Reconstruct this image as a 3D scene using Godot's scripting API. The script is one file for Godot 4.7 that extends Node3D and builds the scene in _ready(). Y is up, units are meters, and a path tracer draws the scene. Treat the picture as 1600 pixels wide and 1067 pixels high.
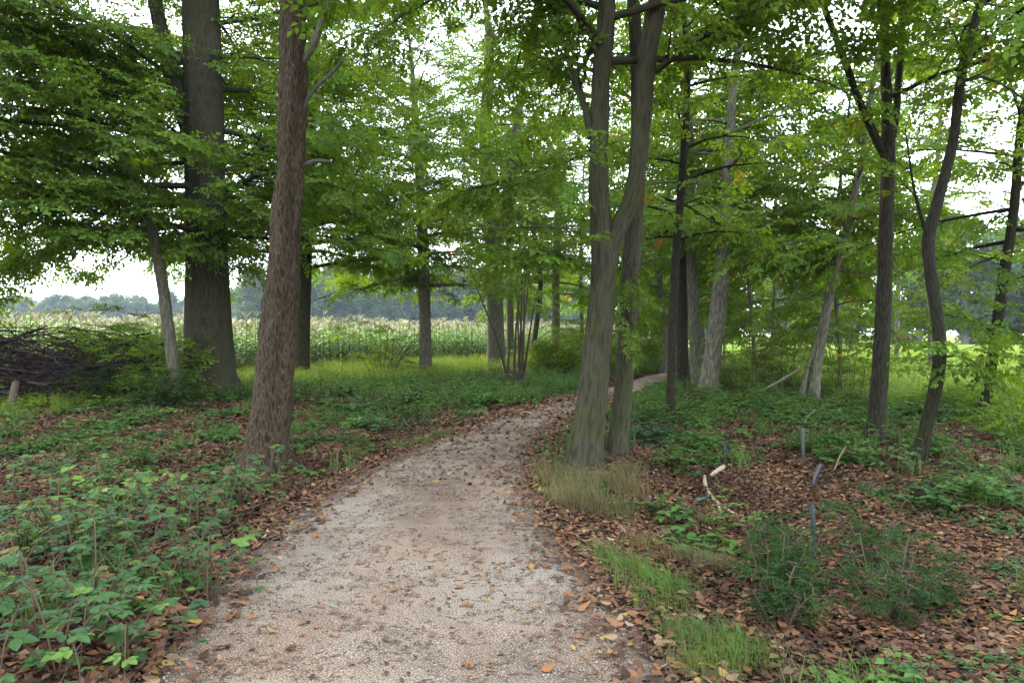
extends Node3D
# A gravel path that bends through a small beech wood between a maize field and a meadow.

const F := 1067.0          # focal length in pixels of the 1600 x 1067 photograph
const EYE := Vector3(0, 1.6, 0)
const PITCH := -0.0127     # horizon at row 520
var cam_basis := Basis(Vector3.RIGHT, PITCH)
var rng := RandomNumberGenerator.new()
var n1 := FastNoiseLite.new()
var n2 := FastNoiseLite.new()
var M := {}
var path_rows := []        # [z, x left, x right], from behind the camera to far away
var names := {}
var sprays := {}
var protos := {}
var spray_total := 0


# ------------------------------------------------------------------ mesh builder
class MB:
	var v := PackedVector3Array()
	var n := PackedVector3Array()
	var c := PackedColorArray()
	var uv := PackedVector2Array()
	var ix := PackedInt32Array()

	func tri(a: Vector3, b: Vector3, d: Vector3, col: Color) -> void:
		var nn := (d - a).cross(b - a).normalized()
		var k := v.size()
		v.append(a); v.append(b); v.append(d)
		n.append(nn); n.append(nn); n.append(nn)
		c.append(col); c.append(col); c.append(col)
		uv.append(Vector2(a.x, a.z)); uv.append(Vector2(b.x, b.z)); uv.append(Vector2(d.x, d.z))
		ix.append(k); ix.append(k + 1); ix.append(k + 2)

	func leaf(p: Vector3, dir: Vector3, nrm: Vector3, length: float, width: float, col: Color, fold := 0.14, curl := 0.1) -> void:
		var side := dir.cross(nrm).normalized()
		var l := p + dir * length * 0.45 + side * width * 0.5 + nrm * fold * width
		var r := p + dir * length * 0.45 - side * width * 0.5 + nrm * fold * width
		var tip := p + dir * length - nrm * curl * length
		tri(p, l, tip, col); tri(p, tip, r, col)

	# a broad leaf with a rounder outline, ten triangles
	func broad(p: Vector3, dir: Vector3, nrm: Vector3, length: float, width: float, col: Color, fold := 0.12, curl := 0.12) -> void:
		var side := dir.cross(nrm).normalized()
		var m1 := p + dir * length * 0.35 - nrm * fold * width
		var m2 := p + dir * length * 0.7 - nrm * (fold * width + curl * length * 0.4)
		var tip := p + dir * length - nrm * curl * length
		for s in [1.0, -1.0]:
			var a: Vector3 = p + dir * length * 0.12 + side * s * width * 0.34
			var b: Vector3 = p + dir * length * 0.42 + side * s * width * 0.5
			var e: Vector3 = p + dir * length * 0.76 + side * s * width * 0.3 - nrm * curl * length * 0.5
			var q := [[p, a, m1], [a, b, m1], [b, m2, m1], [b, e, m2], [e, tip, m2]]
			for t in q:
				if s > 0: tri(t[0], t[1], t[2], col)
				else: tri(t[0], t[2], t[1], col)

	func tube(pts: Array, rad: Array, sides: int, col := Color.WHITE, tile := 0.5, rough := 0.0, nz: FastNoiseLite = null, lobes := 0.0, stretch := 0.2) -> void:
		var k0 := v.size()
		var np := pts.size()
		var t0: Vector3 = (pts[1] - pts[0]).normalized()
		var u := t0.cross(Vector3(0.3, 0.1, 1.0)).normalized()
		var length := 0.0
		var rmax: float = rad[np / 2]
		var around: float = maxf(1.0, roundf(TAU * rmax / tile))
		for i in np:
			var t: Vector3 = (pts[mini(i + 1, np - 1)] - pts[maxi(i - 1, 0)]).normalized()
			u = (u - t * u.dot(t)).normalized()
			var w := t.cross(u)
			if i > 0: length += pts[i].distance_to(pts[i - 1])
			for s in sides + 1:
				var a := TAU * (s % sides) / sides
				var d := u * cos(a) + w * sin(a)
				var r: float = rad[i]
				if nz:
					var q := d * rmax
					var low := exp(-maxf(0.0, length - 0.3) / (rmax * 1.9))
					r += rough * nz.get_noise_3d(q.x, length * stretch, q.z) * (1.0 if rough > 0.0 else 0.0)
					r *= 1.0 + lobes * low * (0.35 + 0.65 * absf(sin(a * 2.5 + 0.7)))
				v.append(pts[i] + d * r)
				n.append(d)
				if nz and rough > 0.008 and sides < 60:
					var g := d * rmax * 0.35
					var moss := smoothstep(0.05, 0.4, nz.get_noise_3d(g.x + 7.0, length * 0.13, g.z))
					var pale := smoothstep(0.3, 0.5, nz.get_noise_3d(g.x * 3.0, length * 0.5 + 20.0, g.z * 3.0))
					c.append((col.lerp(Color(0.8, 1.15, 0.55), moss * 0.6)).lerp(Color(1.9, 1.9, 1.7), pale * 0.55))
				else: c.append(col)
				uv.append(Vector2(around * s / sides, length / tile))
		var row := sides + 1
		for i in np - 1:
			for s in sides:
				var a := k0 + i * row + s
				ix.append_array([a, a + row, a + 1, a + 1, a + row, a + row + 1])
		if nz:
			for i in np:
				for s in row:
					var sm := s % sides
					var e := v[k0 + i * row + (sm + 1) % sides] - v[k0 + i * row + (sm + sides - 1) % sides]
					var f := v[k0 + mini(i + 1, np - 1) * row + sm] - v[k0 + maxi(i - 1, 0) * row + sm]
					var nn := e.cross(f).normalized()
					if nn.dot(n[k0 + i * row + s]) < 0: nn = -nn
					n[k0 + i * row + s] = nn

	func mesh(mat: Material) -> ArrayMesh:
		var a := []
		a.resize(Mesh.ARRAY_MAX)
		a[Mesh.ARRAY_VERTEX] = v
		a[Mesh.ARRAY_NORMAL] = n
		a[Mesh.ARRAY_COLOR] = c
		a[Mesh.ARRAY_TEX_UV] = uv
		a[Mesh.ARRAY_INDEX] = ix
		var m := ArrayMesh.new()
		m.add_surface_from_arrays(Mesh.PRIMITIVE_TRIANGLES, a)
		m.surface_set_material(0, mat)
		return m


# ------------------------------------------------------------------ nodes
func numbered(called: String) -> String:
	names[called] = names.get(called, 0) + 1
	return called if names[called] == 1 else "%s_%03d" % [called, names[called] - 1]

func tag(o: Node, label: String, category: String, group := "", kind := "") -> Node:
	if label: o.set_meta("label", label)
	if category: o.set_meta("category", category)
	if group: o.set_meta("group", group)
	if kind: o.set_meta("kind", kind)
	return o

func thing(called: String, at: Vector3, label: String, category: String, group := "") -> Node3D:
	var o := Node3D.new()
	o.name = numbered(called)
	add_child(o)
	o.position = at
	tag(o, label, category, group)
	return o

func part(called: String, mesh: Mesh, parent: Node) -> MeshInstance3D:
	var o := MeshInstance3D.new()
	o.mesh = mesh
	if parent == self:
		o.name = numbered(called)
		add_child(o)
	else:
		o.name = called
		parent.add_child(o, true)
	return o

func scatter(called: String, mesh: Mesh, xf: Array, cols: Array, parent: Node, off := Vector3.ZERO) -> MultiMeshInstance3D:
	var mm := MultiMesh.new()
	mm.transform_format = MultiMesh.TRANSFORM_3D
	mm.use_colors = true
	mm.mesh = mesh
	mm.instance_count = xf.size()
	for i in xf.size():
		var t: Transform3D = xf[i]
		t.origin -= off
		mm.set_instance_transform(i, t)
		mm.set_instance_color(i, cols[i])
	var o := MultiMeshInstance3D.new()
	o.multimesh = mm
	if parent == self:
		o.name = numbered(called)
		add_child(o)
	else:
		o.name = called
		parent.add_child(o, true)
	o.set_meta("kind", "stuff")
	return o

func copy(o: Node3D, at: Vector3, turn: float, size: float, called: String) -> Node3D:
	var r: Node3D = o.duplicate()
	r.name = numbered(called)
	add_child(r)
	r.position = at
	r.rotation.y = turn
	r.scale = Vector3.ONE * size
	return r


# ------------------------------------------------------------------ geometry of the place
func ray(px: float, py: float) -> Vector3:
	return cam_basis * Vector3((px - 800.0) / F, -(py - 533.5) / F, -1.0)

func P(px: float, py: float, depth: float) -> Vector3:      # the point that far along the view
	return EYE + ray(px, py) * depth

func G(px: float, py: float) -> Vector3:                    # the point of the ground seen there
	var d := ray(px, py)
	var t := 1.5
	while t < 300.0:
		var p := EYE + d * t
		if p.y <= height(p.x, p.z): break
		t *= 1.01
	var lo := t / 1.01
	for i in 20:
		var mid := (lo + t) / 2
		var p := EYE + d * mid
		if p.y <= height(p.x, p.z): t = mid
		else: lo = mid
	var q := EYE + d * t
	q.y = height(q.x, q.z)
	return q

func path_edges(z: float) -> Vector2:
	var last: Array = path_rows[path_rows.size() - 1]
	if z >= path_rows[0][0]: return Vector2(path_rows[0][1], path_rows[0][2])
	if z <= last[0]: return Vector2(1000, 1000)
	for i in path_rows.size() - 1:
		var a: Array = path_rows[i]
		var b: Array = path_rows[i + 1]
		if z <= a[0] and z > b[0]:
			var t: float = (a[0] - z) / (a[0] - b[0])
			return Vector2(lerpf(a[1], b[1], t), lerpf(a[2], b[2], t))
	return Vector2(1000, 1000)

func off_path(x: float, z: float) -> float:                  # metres outside the path, negative inside
	var e := path_edges(z)
	return maxf(e.x - x, x - e.y)

const BUMPS := [[2.1, -5.9, 1.0, 1.5, -0.24], [1.25, -8.6, 0.8, 0.8, 0.13], [-4.6, -15.5, 2.3, 1.4, 0.24], [5.0, -8.0, 1.6, 1.5, 0.1], [-5.0, -5.0, 1.6, 2.0, 0.1], [4.4, -4.0, 1.5, 1.3, 0.06]]

func height(x: float, z: float) -> float:
	var o := off_path(x, z)
	var k := clampf(o * 1.6 + 0.2, 0.12, 1.0)
	var y := k * (0.07 * n1.get_noise_2d(x * 6.0, z * 6.0) + 0.035 * n1.get_noise_2d(x * 25.0 + 50.0, z * 25.0))
	for b in BUMPS:
		var dx: float = (x - b[0]) / b[2]
		var dz: float = (z - b[1]) / b[3]
		var q: float = dx * dx + dz * dz
		if q < 8.0: y += b[4] * exp(-q) * clampf(o * 2.0, 0.0, 1.0)
	return y

func maize_front(x: float) -> float:
	return -(22.0 + maxf(0.0, x + 12.0) * 1.25)

func in_maize(x: float, z: float) -> bool:
	return z < maize_front(x) and x < 9.0

func meadow(x: float, z: float) -> float:                    # 0 in the wood, 1 out on the meadow
	return clampf((x - (7.6 + maxf(0.0, -z - 18.0) * 0.12) + 0.8 * n1.get_noise_2d(x * 12.0, z * 12.0)) * 0.9, 0.0, 1.0) * clampf((-12.5 - z) * 0.6, 0.0, 1.0)

func bank(x: float, z: float) -> float:                      # 0 in the wood, 1 on the open strip before the maize
	return clampf((maize_front(x) + 14.0 - z) * 0.3, 0.0, 1.0) * clampf(off_path(x, z) * 0.8, 0.0, 1.0) if x < 4.0 else 0.0


# ------------------------------------------------------------------ materials
func noise_tex(freq: float, ramp: Array, size := 512, fractal := FastNoiseLite.FRACTAL_FBM, oct := 5, kind := FastNoiseLite.TYPE_SIMPLEX_SMOOTH, sd := 1) -> NoiseTexture2D:
	var f := FastNoiseLite.new()
	f.noise_type = kind
	f.frequency = freq
	f.fractal_type = fractal
	f.fractal_octaves = oct
	f.seed = sd
	var t := NoiseTexture2D.new()
	t.width = size
	t.height = size
	t.seamless = true
	t.noise = f
	if ramp:
		var g := Gradient.new()
		g.offsets = PackedFloat32Array(ramp.map(func(r): return r[0]))
		g.colors = PackedColorArray(ramp.map(func(r): return (r[1] as Color).linear_to_srgb()))
		t.color_ramp = g
	return t

func std(rough: float, spec := 0.3) -> StandardMaterial3D:
	var m := StandardMaterial3D.new()
	m.roughness = rough
	m.metallic_specular = spec
	m.vertex_color_use_as_albedo = true
	return m

func leafy(rough: float, through: Color, spec := 0.4) -> StandardMaterial3D:
	var m := std(rough, spec)
	m.cull_mode = BaseMaterial3D.CULL_DISABLED
	m.backlight_enabled = true
	m.backlight = through
	return m

func bark(ramp: Array, freq: float, uv: Vector3, relief: float, fractal := FastNoiseLite.FRACTAL_FBM, sd := 1) -> StandardMaterial3D:
	var m := std(0.9, 0.2)
	m.albedo_texture = noise_tex(freq, ramp, 512, fractal, 5, FastNoiseLite.TYPE_SIMPLEX_SMOOTH, sd)
	m.heightmap_enabled = true
	m.heightmap_texture = noise_tex(freq, [], 512, fractal, 5, FastNoiseLite.TYPE_SIMPLEX_SMOOTH, sd)
	m.heightmap_scale = relief
	m.uv1_scale = uv
	return m

func materials() -> void:
	M.leaf = leafy(0.6, Color(1.0, 1.0, 0.5), 0.24)
	M.leaf.resource_name = "beech_leaf"
	M.herb = leafy(0.65, Color(0.78, 0.8, 0.42), 0.22)
	M.bramble = leafy(0.55, Color(0.5, 0.55, 0.3), 0.26)
	M.litter = leafy(0.75, Color(0.2, 0.18, 0.12), 0.25)
	M.grass = leafy(0.65, Color(0.7, 0.7, 0.36), 0.22)
	M.twig = std(0.9, 0.2)
	M.stone = std(0.9, 0.3)
	M.plastic = std(0.35, 0.5)
	M.beech = bark([[0.0, Color(0.024, 0.023, 0.014)], [0.4, Color(0.046, 0.042, 0.027)], [0.62, Color(0.062, 0.055, 0.037)], [0.8, Color(0.053, 0.055, 0.026)], [1.0, Color(0.112, 0.104, 0.079)]], 0.016, Vector3(2, 0.22, 1), 1.0)
	M.grey = bark([[0.0, Color(0.051, 0.045, 0.034)], [0.45, Color(0.106, 0.093, 0.072)], [0.7, Color(0.140, 0.128, 0.098)], [1.0, Color(0.204, 0.191, 0.162)]], 0.016, Vector3(2, 0.25, 1), 1.2, FastNoiseLite.FRACTAL_FBM, 5)
	M.dark = bark([[0.0, Color(0.014, 0.012, 0.009)], [0.5, Color(0.032, 0.028, 0.021)], [0.75, Color(0.046, 0.042, 0.028)], [1.0, Color(0.070, 0.065, 0.046)]], 0.02, Vector3(2, 0.3, 1), 1.5, FastNoiseLite.FRACTAL_FBM, 8)
	M.brown = bark([[0.0, Color(0.018, 0.012, 0.008)], [0.35, Color(0.044, 0.030, 0.019)], [0.65, Color(0.078, 0.058, 0.036)], [1.0, Color(0.124, 0.103, 0.070)]], 0.02, Vector3(3, 0.32, 1), 4.0, FastNoiseLite.FRACTAL_RIDGED, 3)
	var g := std(0.95, 0.15)
	g.uv1_triplanar = true
	g.uv1_world_triplanar = true
	g.uv1_scale = Vector3.ONE * 0.45
	g.albedo_texture = noise_tex(0.02, [[0.0, Color(0.3, 0.27, 0.24)], [0.4, Color(0.7, 0.65, 0.6)], [0.7, Color(1, 0.95, 0.88)], [1.0, Color(1.0, 1.0, 1.0)]], 1024)
	g.heightmap_enabled = true
	g.heightmap_texture = noise_tex(0.03, [], 512, FastNoiseLite.FRACTAL_FBM, 6)
	g.heightmap_scale = 3.0
	M.ground = g
	var p := std(0.95, 0.2)
	p.uv1_triplanar = true
	p.uv1_world_triplanar = true
	p.uv1_scale = Vector3.ONE * 0.8
	p.albedo_texture = noise_tex(0.085, [[0.0, Color(0.06, 0.043, 0.033)], [0.3, Color(0.165, 0.128, 0.098)], [0.5, Color(0.31, 0.255, 0.195)], [0.7, Color(0.4, 0.337, 0.265)], [1.0, Color(0.52, 0.455, 0.375)]], 1024, FastNoiseLite.FRACTAL_FBM, 4, FastNoiseLite.TYPE_SIMPLEX, 7)
	p.heightmap_enabled = true
	p.heightmap_texture = noise_tex(0.12, [], 1024, FastNoiseLite.FRACTAL_FBM, 4, FastNoiseLite.TYPE_SIMPLEX, 7)
	p.heightmap_scale = 1.0
	M.path = p


# ------------------------------------------------------------------ leaf sprays
func rnd(a: float, b: float) -> float:
	return rng.randf_range(a, b)

func vary(c: Color, by := 0.2) -> Color:
	var k := rnd(1.0 - by, 1.0 + by)
	return Color(c.r * k * rnd(0.9, 1.12), c.g * k, c.b * k * rnd(0.85, 1.15))

func make_spray(sd: int, leaf_len: float, leaf_w: float, count: int) -> ArrayMesh:
	rng.seed = sd
	var mb := MB.new()
	var twigs := [[Vector3.ZERO, 0.0, 0.6, count]]
	for k in 3:
		twigs.append([Vector3(0.12 + 0.13 * k, rnd(-0.05, 0.04), 0.0), (1.0 if k % 2 == 0 else -1.0) * rnd(0.6, 0.95), rnd(0.26, 0.36), count / 2])
	for t in twigs:
		var o: Vector3 = t[0]
		var a: float = t[1]
		var d := Vector3(cos(a), 0, sin(a))
		var pts := []
		for i in 4:
			var s: float = t[2] * i / 3.0
			pts.append(o + d * s + Vector3(0, -0.12 * s * s + rnd(-0.008, 0.008), 0))
		mb.tube([pts[0], pts[3]], [0.004, 0.0015], 3, Color(0.5, 0.34, 0.6))
		var n: int = t[3]
		for i in n:
			var s: float = t[2] * (0.12 + 0.88 * (i + 0.5) / n)
			var side := 1.0 if i % 2 == 0 else -1.0
			var la: float = a + side * rnd(0.55, 1.1) * (1.0 if i < n - 1 else 0.2)
			var ld := Vector3(cos(la), rnd(-0.75, 0.25), sin(la)).normalized()
			var nr := Vector3(rnd(-0.8, 0.8), 1.0, rnd(-0.8, 0.8)).normalized()
			nr = (nr - ld * nr.dot(ld)).normalized()
			var k := rnd(0.7, 1.15)
			var b := rnd(0.7, 1.3)
			mb.leaf(o + d * s + Vector3(0, -0.12 * s * s, 0), ld, nr, leaf_len * k, leaf_w * k, Color(b * rnd(0.85, 1.2), b, b * rnd(0.8, 1.1)))
	return mb.mesh(M.leaf)


# ------------------------------------------------------------------ trees
func smooth_line(p: Array, r: Array, sub: int) -> Array:
	var op := []
	var orr := []
	for i in p.size() - 1:
		var a: Vector3 = p[maxi(i - 1, 0)]
		var b: Vector3 = p[i]
		var c: Vector3 = p[i + 1]
		var d: Vector3 = p[mini(i + 2, p.size() - 1)]
		for k in sub:
			var t := float(k) / sub
			op.append(b.cubic_interpolate(c, a, d, t))
			orr.append(lerpf(r[i], r[i + 1], t))
	op.append(p[p.size() - 1])
	orr.append(r[r.size() - 1])
	return [op, orr]

# a stem drawn through photo points [column, row, width in pixels]; it stands that far away
func stem(pts: Array, depth: float, top: float, sink := 0.0, end_r := 0.02) -> Array:
	var p := []
	var r := []
	for q in pts:
		var d: float = depth + (q[3] if q.size() > 3 else 0.0)
		p.append(P(q[0], q[1], d))
		r.append(q[2] * 0.5 * d / F)
	if sink > 0:
		p.insert(0, p[0] + Vector3(0, -sink, 0))
		r.insert(0, r[0] * 1.05)
	var l := p.size()
	var d: Vector3 = (p[l - 1] - p[l - 2]).normalized().lerp(Vector3.UP, 0.4).normalized()
	var r0: float = r[l - 1]
	var y0: float = p[l - 1].y
	while p[p.size() - 1].y < top - 0.3:
		d = (d + Vector3(rnd(-0.12, 0.12), 0.12, rnd(-0.12, 0.12))).normalized()
		p.append(p[p.size() - 1] + d * 1.3)
		r.append(lerpf(r0, end_r, clampf((p[p.size() - 1].y - y0) / maxf(0.1, top - y0), 0.0, 1.0)))
	return [p, r]

func on_stem(st: Array, y: float) -> Array:
	var p: Array = st[0]
	for i in p.size() - 1:
		if p[i + 1].y >= y and p[i].y <= y:
			var t: float = (y - p[i].y) / maxf(0.001, p[i + 1].y - p[i].y)
			return [p[i].lerp(p[i + 1], t), lerpf(st[1][i], st[1][i + 1], t)]
	return [p[p.size() - 1], st[1][p.size() - 1]]

func add_spray(xf: Array, cols: Array, at: Vector3, dir: Vector3, o: Dictionary) -> void:
	if at.distance_to(EYE) < o.get("clear", 4.2): return
	if at.y < o.get("floor", 0.0): return
	var d := (dir + Vector3(rnd(-0.3, 0.3), rnd(-0.5, 0.15), rnd(-0.3, 0.3))).normalized()
	var up := Vector3(rnd(-0.6, 0.6), 1.0, rnd(-0.6, 0.6))
	up = (up - d * up.dot(d)).normalized()
	var s: float = o.size * rnd(0.75, 1.2)
	xf.append(Transform3D(Basis(d * s, up * s, d.cross(up) * s), at))
	var c: Color = o.tint
	var odd := rng.randf()
	if odd < o.get("autumn", 0.0):
		c = Color(0.42, 0.2, 0.03) if odd < o.autumn * 0.4 else Color(0.4, 0.34, 0.04)
	cols.append(vary(c, 0.22))

# a limb that leaves at a point, with flat side branches that carry the sprays
func limb(pts: Array, r0: float, o: Dictionary, xf: Array, cols: Array, side_len: float) -> MB:
	var mb := MB.new()
	var n := pts.size()
	var rad := []
	for i in n: rad.append(lerpf(r0, 0.006, pow(float(i) / (n - 1), 0.8)))
	mb.tube(pts, rad, 5, Color.WHITE, 0.3)
	var dens: float = o.get("dens", 1.0)
	for i in range(1, n):
		var t := float(i) / (n - 1)
		var d: Vector3 = (pts[i] - pts[i - 1]).normalized()
		if t < o.get("bare", 0.18): continue
		for s in [1.0, -1.0]:
			if rng.randf() > 0.92 * dens: continue
			var a: float = s * rnd(0.65, 1.15)
			var sd := d.rotated(Vector3.UP, a)
			sd = Vector3(sd.x, sd.y * 0.6 + rnd(-0.28, 0.42), sd.z).normalized()
			var l: float = side_len * (1.05 - 0.62 * t) * rnd(0.6, 1.2)
			var q: Vector3 = pts[i - 1].lerp(pts[i], rng.randf())
			var sp := [q]
			var k := 3
			for j in k:
				sd = (sd + Vector3(rnd(-0.2, 0.2), rnd(-0.14, 0.06), rnd(-0.2, 0.2))).normalized()
				q += sd * l / k
				sp.append(q)
			mb.tube(sp, [rad[i] * 0.55, rad[i] * 0.42, 0.006, 0.003], 3, Color.WHITE, 0.3)
			var steps := maxi(1, int(l / (0.3 * o.size)))
			for j in steps:
				var u := (j + rng.randf()) / steps * k
				var ji := mini(int(u), k - 1)
				var at: Vector3 = sp[ji].lerp(sp[ji + 1], u - ji)
				for s2 in [1.0, -1.0]:
					if rng.randf() < 0.8 * dens: add_spray(xf, cols, at, sd.rotated(Vector3.UP, s2 * rnd(0.3, 1.0)), o)
			add_spray(xf, cols, sp[k], sd, o)
		if t > 0.45 and rng.randf() < dens:
			add_spray(xf, cols, pts[i], d.rotated(Vector3.UP, rnd(-0.8, 0.8)), o)
	return mb

func free_limb(start: Vector3, az: float, elev: float, length: float, fall: float) -> Array:
	var d := Vector3(cos(az) * cos(elev), sin(elev), sin(az) * cos(elev))
	var pts := [start]
	var n := maxi(4, int(length / 0.55))
	var q := start
	for i in n:
		d = (d + Vector3(rnd(-0.16, 0.16), -fall / n + rnd(-0.08, 0.08), rnd(-0.16, 0.16))).normalized()
		q += d * length / n
		pts.append(q)
	return pts

# spec: stems [[photo points], ...] with the first the trunk; top, low, limbs, reach [bottom, top], rise [bottom, top]; leaf options
func tree(called: String, label: String, spec: Dictionary, group := "") -> Node3D:
	rng.seed = hash(label) % 100000 + spec.get("sd", 0)
	var b: Array = spec.stems[0][0]
	var base: Vector3 = spec.base if spec.has("base") else G(b[0], b[1])
	var depth := -base.z
	var o := thing(called, base, label, "tree", group)
	var mat: Material = M[spec.bark]
	var lines := []
	for i in spec.stems.size():
		var st := stem(spec.stems[i], depth, spec.top * (1.0 if i == 0 else spec.get("top2", 0.92)), 0.35 if spec.stems[i][0].size() < 5 and (i == 0 or spec.stems[i][0][1] > b[1] - 25) else 0.0)
		lines.append(st)
		var local := []
		for q in st[0]: local.append(q - base)
		var big: bool = spec.get("rings", 0) > 0 and i == 0
		var sm := smooth_line(local, st[1], spec.rings if big else 5)
		var mb := MB.new()
		mb.tube(sm[0], sm[1], spec.get("sides", 16) if i == 0 else 12, Color.WHITE, 0.6, spec.get("rough", 0.012), n2, spec.get("lobes", 0.12) if st[0][0].y < base.y else 0.0, spec.get("stretch", 0.2))
		part("trunk" if i == 0 or st[0][0].y < base.y else "fork", mb.mesh(mat), o)
	for k in int(spec.get("roots", 0)):
		var r: float = lines[0][1][1] * 0.9
		var a: float = TAU * (k + rnd(-0.25, 0.25)) / spec.roots
		var d := Vector3(cos(a), 0, sin(a))
		var e := d.rotated(Vector3.UP, rnd(-0.5, 0.5))
		var far: float = rnd(1.5, 2.4)
		var pts := []
		for q in [[d * r * 0.55, 1.15], [d * r * 0.95, 0.5], [d * r * 1.25, 0.16], [d * r * 1.3 + e * r * 0.45, 0.02], [d * r * 1.3 + e * r * far * 0.6, -0.18]]:
			var at: Vector3 = q[0]
			pts.append(Vector3(at.x, height(base.x + at.x, base.z + at.z) - base.y + q[1] * r, at.z))
		var sm := smooth_line(pts, [r * 0.3, r * 0.32, r * 0.27, r * 0.2, r * 0.1], 4)
		var rb := MB.new()
		rb.tube(sm[0], sm[1], 10, Color.WHITE, 0.6, 0.02, n2)
		part("root", rb.mesh(mat), o)
	var xf := []
	var cols := []
	var n: int = spec.limbs
	for i in n:
		var t := (i + rng.randf() * 0.8) / n
		var st: Array = lines[i % lines.size()] if t > 0.25 else lines[0]
		var y: float = base.y + lerpf(spec.low, spec.top * 0.97, t)
		if st[0][0].y > y: st = lines[0]
		var s := on_stem(st, y)
		var length: float = lerpf(spec.reach[0], spec.reach[1], t) * rnd(0.65, 1.15)
		var az: float = i * 2.39996 + rnd(-0.5, 0.5) + spec.get("turn", 0.0)
		if spec.has("open") and t < 0.62 and absf(angle_difference(az, spec.open[0])) < spec.open[1]: continue
		var pts := free_limb(s[0] - base, az, lerpf(spec.rise[0], spec.rise[1], t) + rnd(-0.15, 0.15), length, spec.get("fall", 0.5))
		for k in pts.size(): pts[k] += base
		var lb := limb(pts, minf(s[1] * 0.5, 0.012 * length + 0.012), spec.leaf, xf, cols, length * spec.get("side", 0.42))
		for k in lb.v.size(): lb.v[k] -= base
		part("branch", lb.mesh(mat), o)
	for h in spec.get("hand", []):                            # limbs drawn through photo points
		var p := []
		var r0: float = h[0][2] * 0.5 * depth / F
		for q in h: p.append(P(q[0], q[1], depth + (q[3] if q.size() > 3 else 0.0)))
		var sm := smooth_line(p, p.map(func(_x): return 0.0), 3)
		var lb := limb(sm[0], r0, spec.leaf if h[0].size() < 5 else spec.leaf.merged({"size": 0.45}, true), xf, cols, h[0][4] if h[0].size() > 4 else spec.get("hand_side", 1.2))
		for k in lb.v.size(): lb.v[k] -= base
		part("branch", lb.mesh(mat), o)
	for h in spec.get("dead", []):                            # bare broken branches
		var p := []
		var r := []
		for q in h:
			p.append(P(q[0], q[1], depth + (q[3] if q.size() > 3 else 0.0)) - base)
			r.append(q[2] * 0.5 * depth / F)
		var sm := smooth_line(p, r, 4)
		var mb := MB.new()
		mb.tube(sm[0], sm[1], 8, Color.WHITE, 0.3, 0.004, n2)
		part("dead_branch", mb.mesh(M.grey), o)
	spray_total += xf.size()
	if xf: scatter("crown", sprays[spec.leaf.get("mesh", "a")], xf, cols, o, base)
	return o


# ------------------------------------------------------------------ the scene
func _ready() -> void:
	n1.seed = 3
	n1.frequency = 0.1
	n2.seed = 9
	n2.frequency = 9.0
	n2.fractal_octaves = 3
	var cam := Camera3D.new()
	cam.name = "camera"
	add_child(cam)
	cam.position = EYE
	cam.basis = cam_basis
	cam.fov = rad_to_deg(2.0 * atan(533.5 / F))
	cam.near = 0.05
	cam.far = 2500.0
	cam.current = true
	var sky := ProceduralSkyMaterial.new()
	sky.sky_top_color = Color(0.86, 0.91, 1.0)
	sky.sky_horizon_color = Color(0.96, 0.98, 1.0)
	sky.sky_curve = 0.2
	sky.ground_bottom_color = Color(0.35, 0.36, 0.33)
	sky.ground_horizon_color = Color(0.8, 0.82, 0.84)
	sky.sun_angle_max = 0.0
	sky.energy_multiplier = 1.0
	var env := Environment.new()
	env.background_mode = Environment.BG_SKY
	env.sky = Sky.new()
	env.sky.sky_material = sky
	env.tonemap_mode = Environment.TONE_MAPPER_LINEAR
	env.tonemap_exposure = 7.5
	env.sdfgi_enabled = true
	env.ssao_enabled = true
	env.ssil_enabled = true
	env.fog_enabled = true
	env.fog_density = 0.00022
	env.fog_light_color = Color(0.86, 0.92, 1.0)
	var we := WorldEnvironment.new()
	we.name = "air"
	we.environment = env
	add_child(we)
	var sun := DirectionalLight3D.new()
	sun.name = "sun"
	sun.light_energy = 0.5
	sun.light_angular_distance = 10.0
	sun.light_color = Color(1.0, 0.96, 0.88)
	sun.shadow_enabled = true
	add_child(sun)
	sun.look_at_from_position(Vector3(-6, 7.5, -9), Vector3.ZERO, Vector3.UP)

	for q in [[1067, 215, 1075], [950, 290, 965], [861, 390, 892], [800, 468, 850], [745, 545, 826], [705, 635, 832], [680, 700, 850], [655, 765, 900], [632, 845, 958], [615, 915, 1000], [603, 960, 1035], [594, 990, 1055], [587, 1012, 1070]]:
		var z: float = -1.6 * F / (q[0] - 520.0)
		if path_rows.is_empty(): path_rows.append([4.0, (q[1] - 800.0) / F * -z - 0.1, (q[2] - 800.0) / F * -z + 0.1])
		path_rows.append([z, (q[1] - 800.0) / F * -z, (q[2] - 800.0) / F * -z])
	path_rows.append([-32.0, 9.2, 11.8])
	path_rows.append([-38.0, 15.0, 18.5])
	path_rows.append([-42.0, 24.0, 30.0])

	materials()
	sprays.a = make_spray(11, 0.1, 0.066, 12)
	sprays.b = make_spray(12, 0.095, 0.064, 12)
	sprays.c = make_spray(13, 0.11, 0.07, 10)
	build_ground()
	build_path()
	print("ground ", Time.get_ticks_msec())
	build_trees()
	print("sprays ", spray_total, " trees ", Time.get_ticks_msec())
	build_far()
	build_maize()
	print("far ", Time.get_ticks_msec())
	build_undergrowth()
	build_objects()
	build_litter()
	print("done ", Time.get_ticks_msec())


func axis_steps(list: Array) -> Array:                        # [[from, to, step], ...]
	var out := []
	for s in list:
		var q: float = s[0]
		while q < s[1] - 0.001:
			out.append(q)
			q += s[2]
	out.append(list[list.size() - 1][1])
	return out

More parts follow.
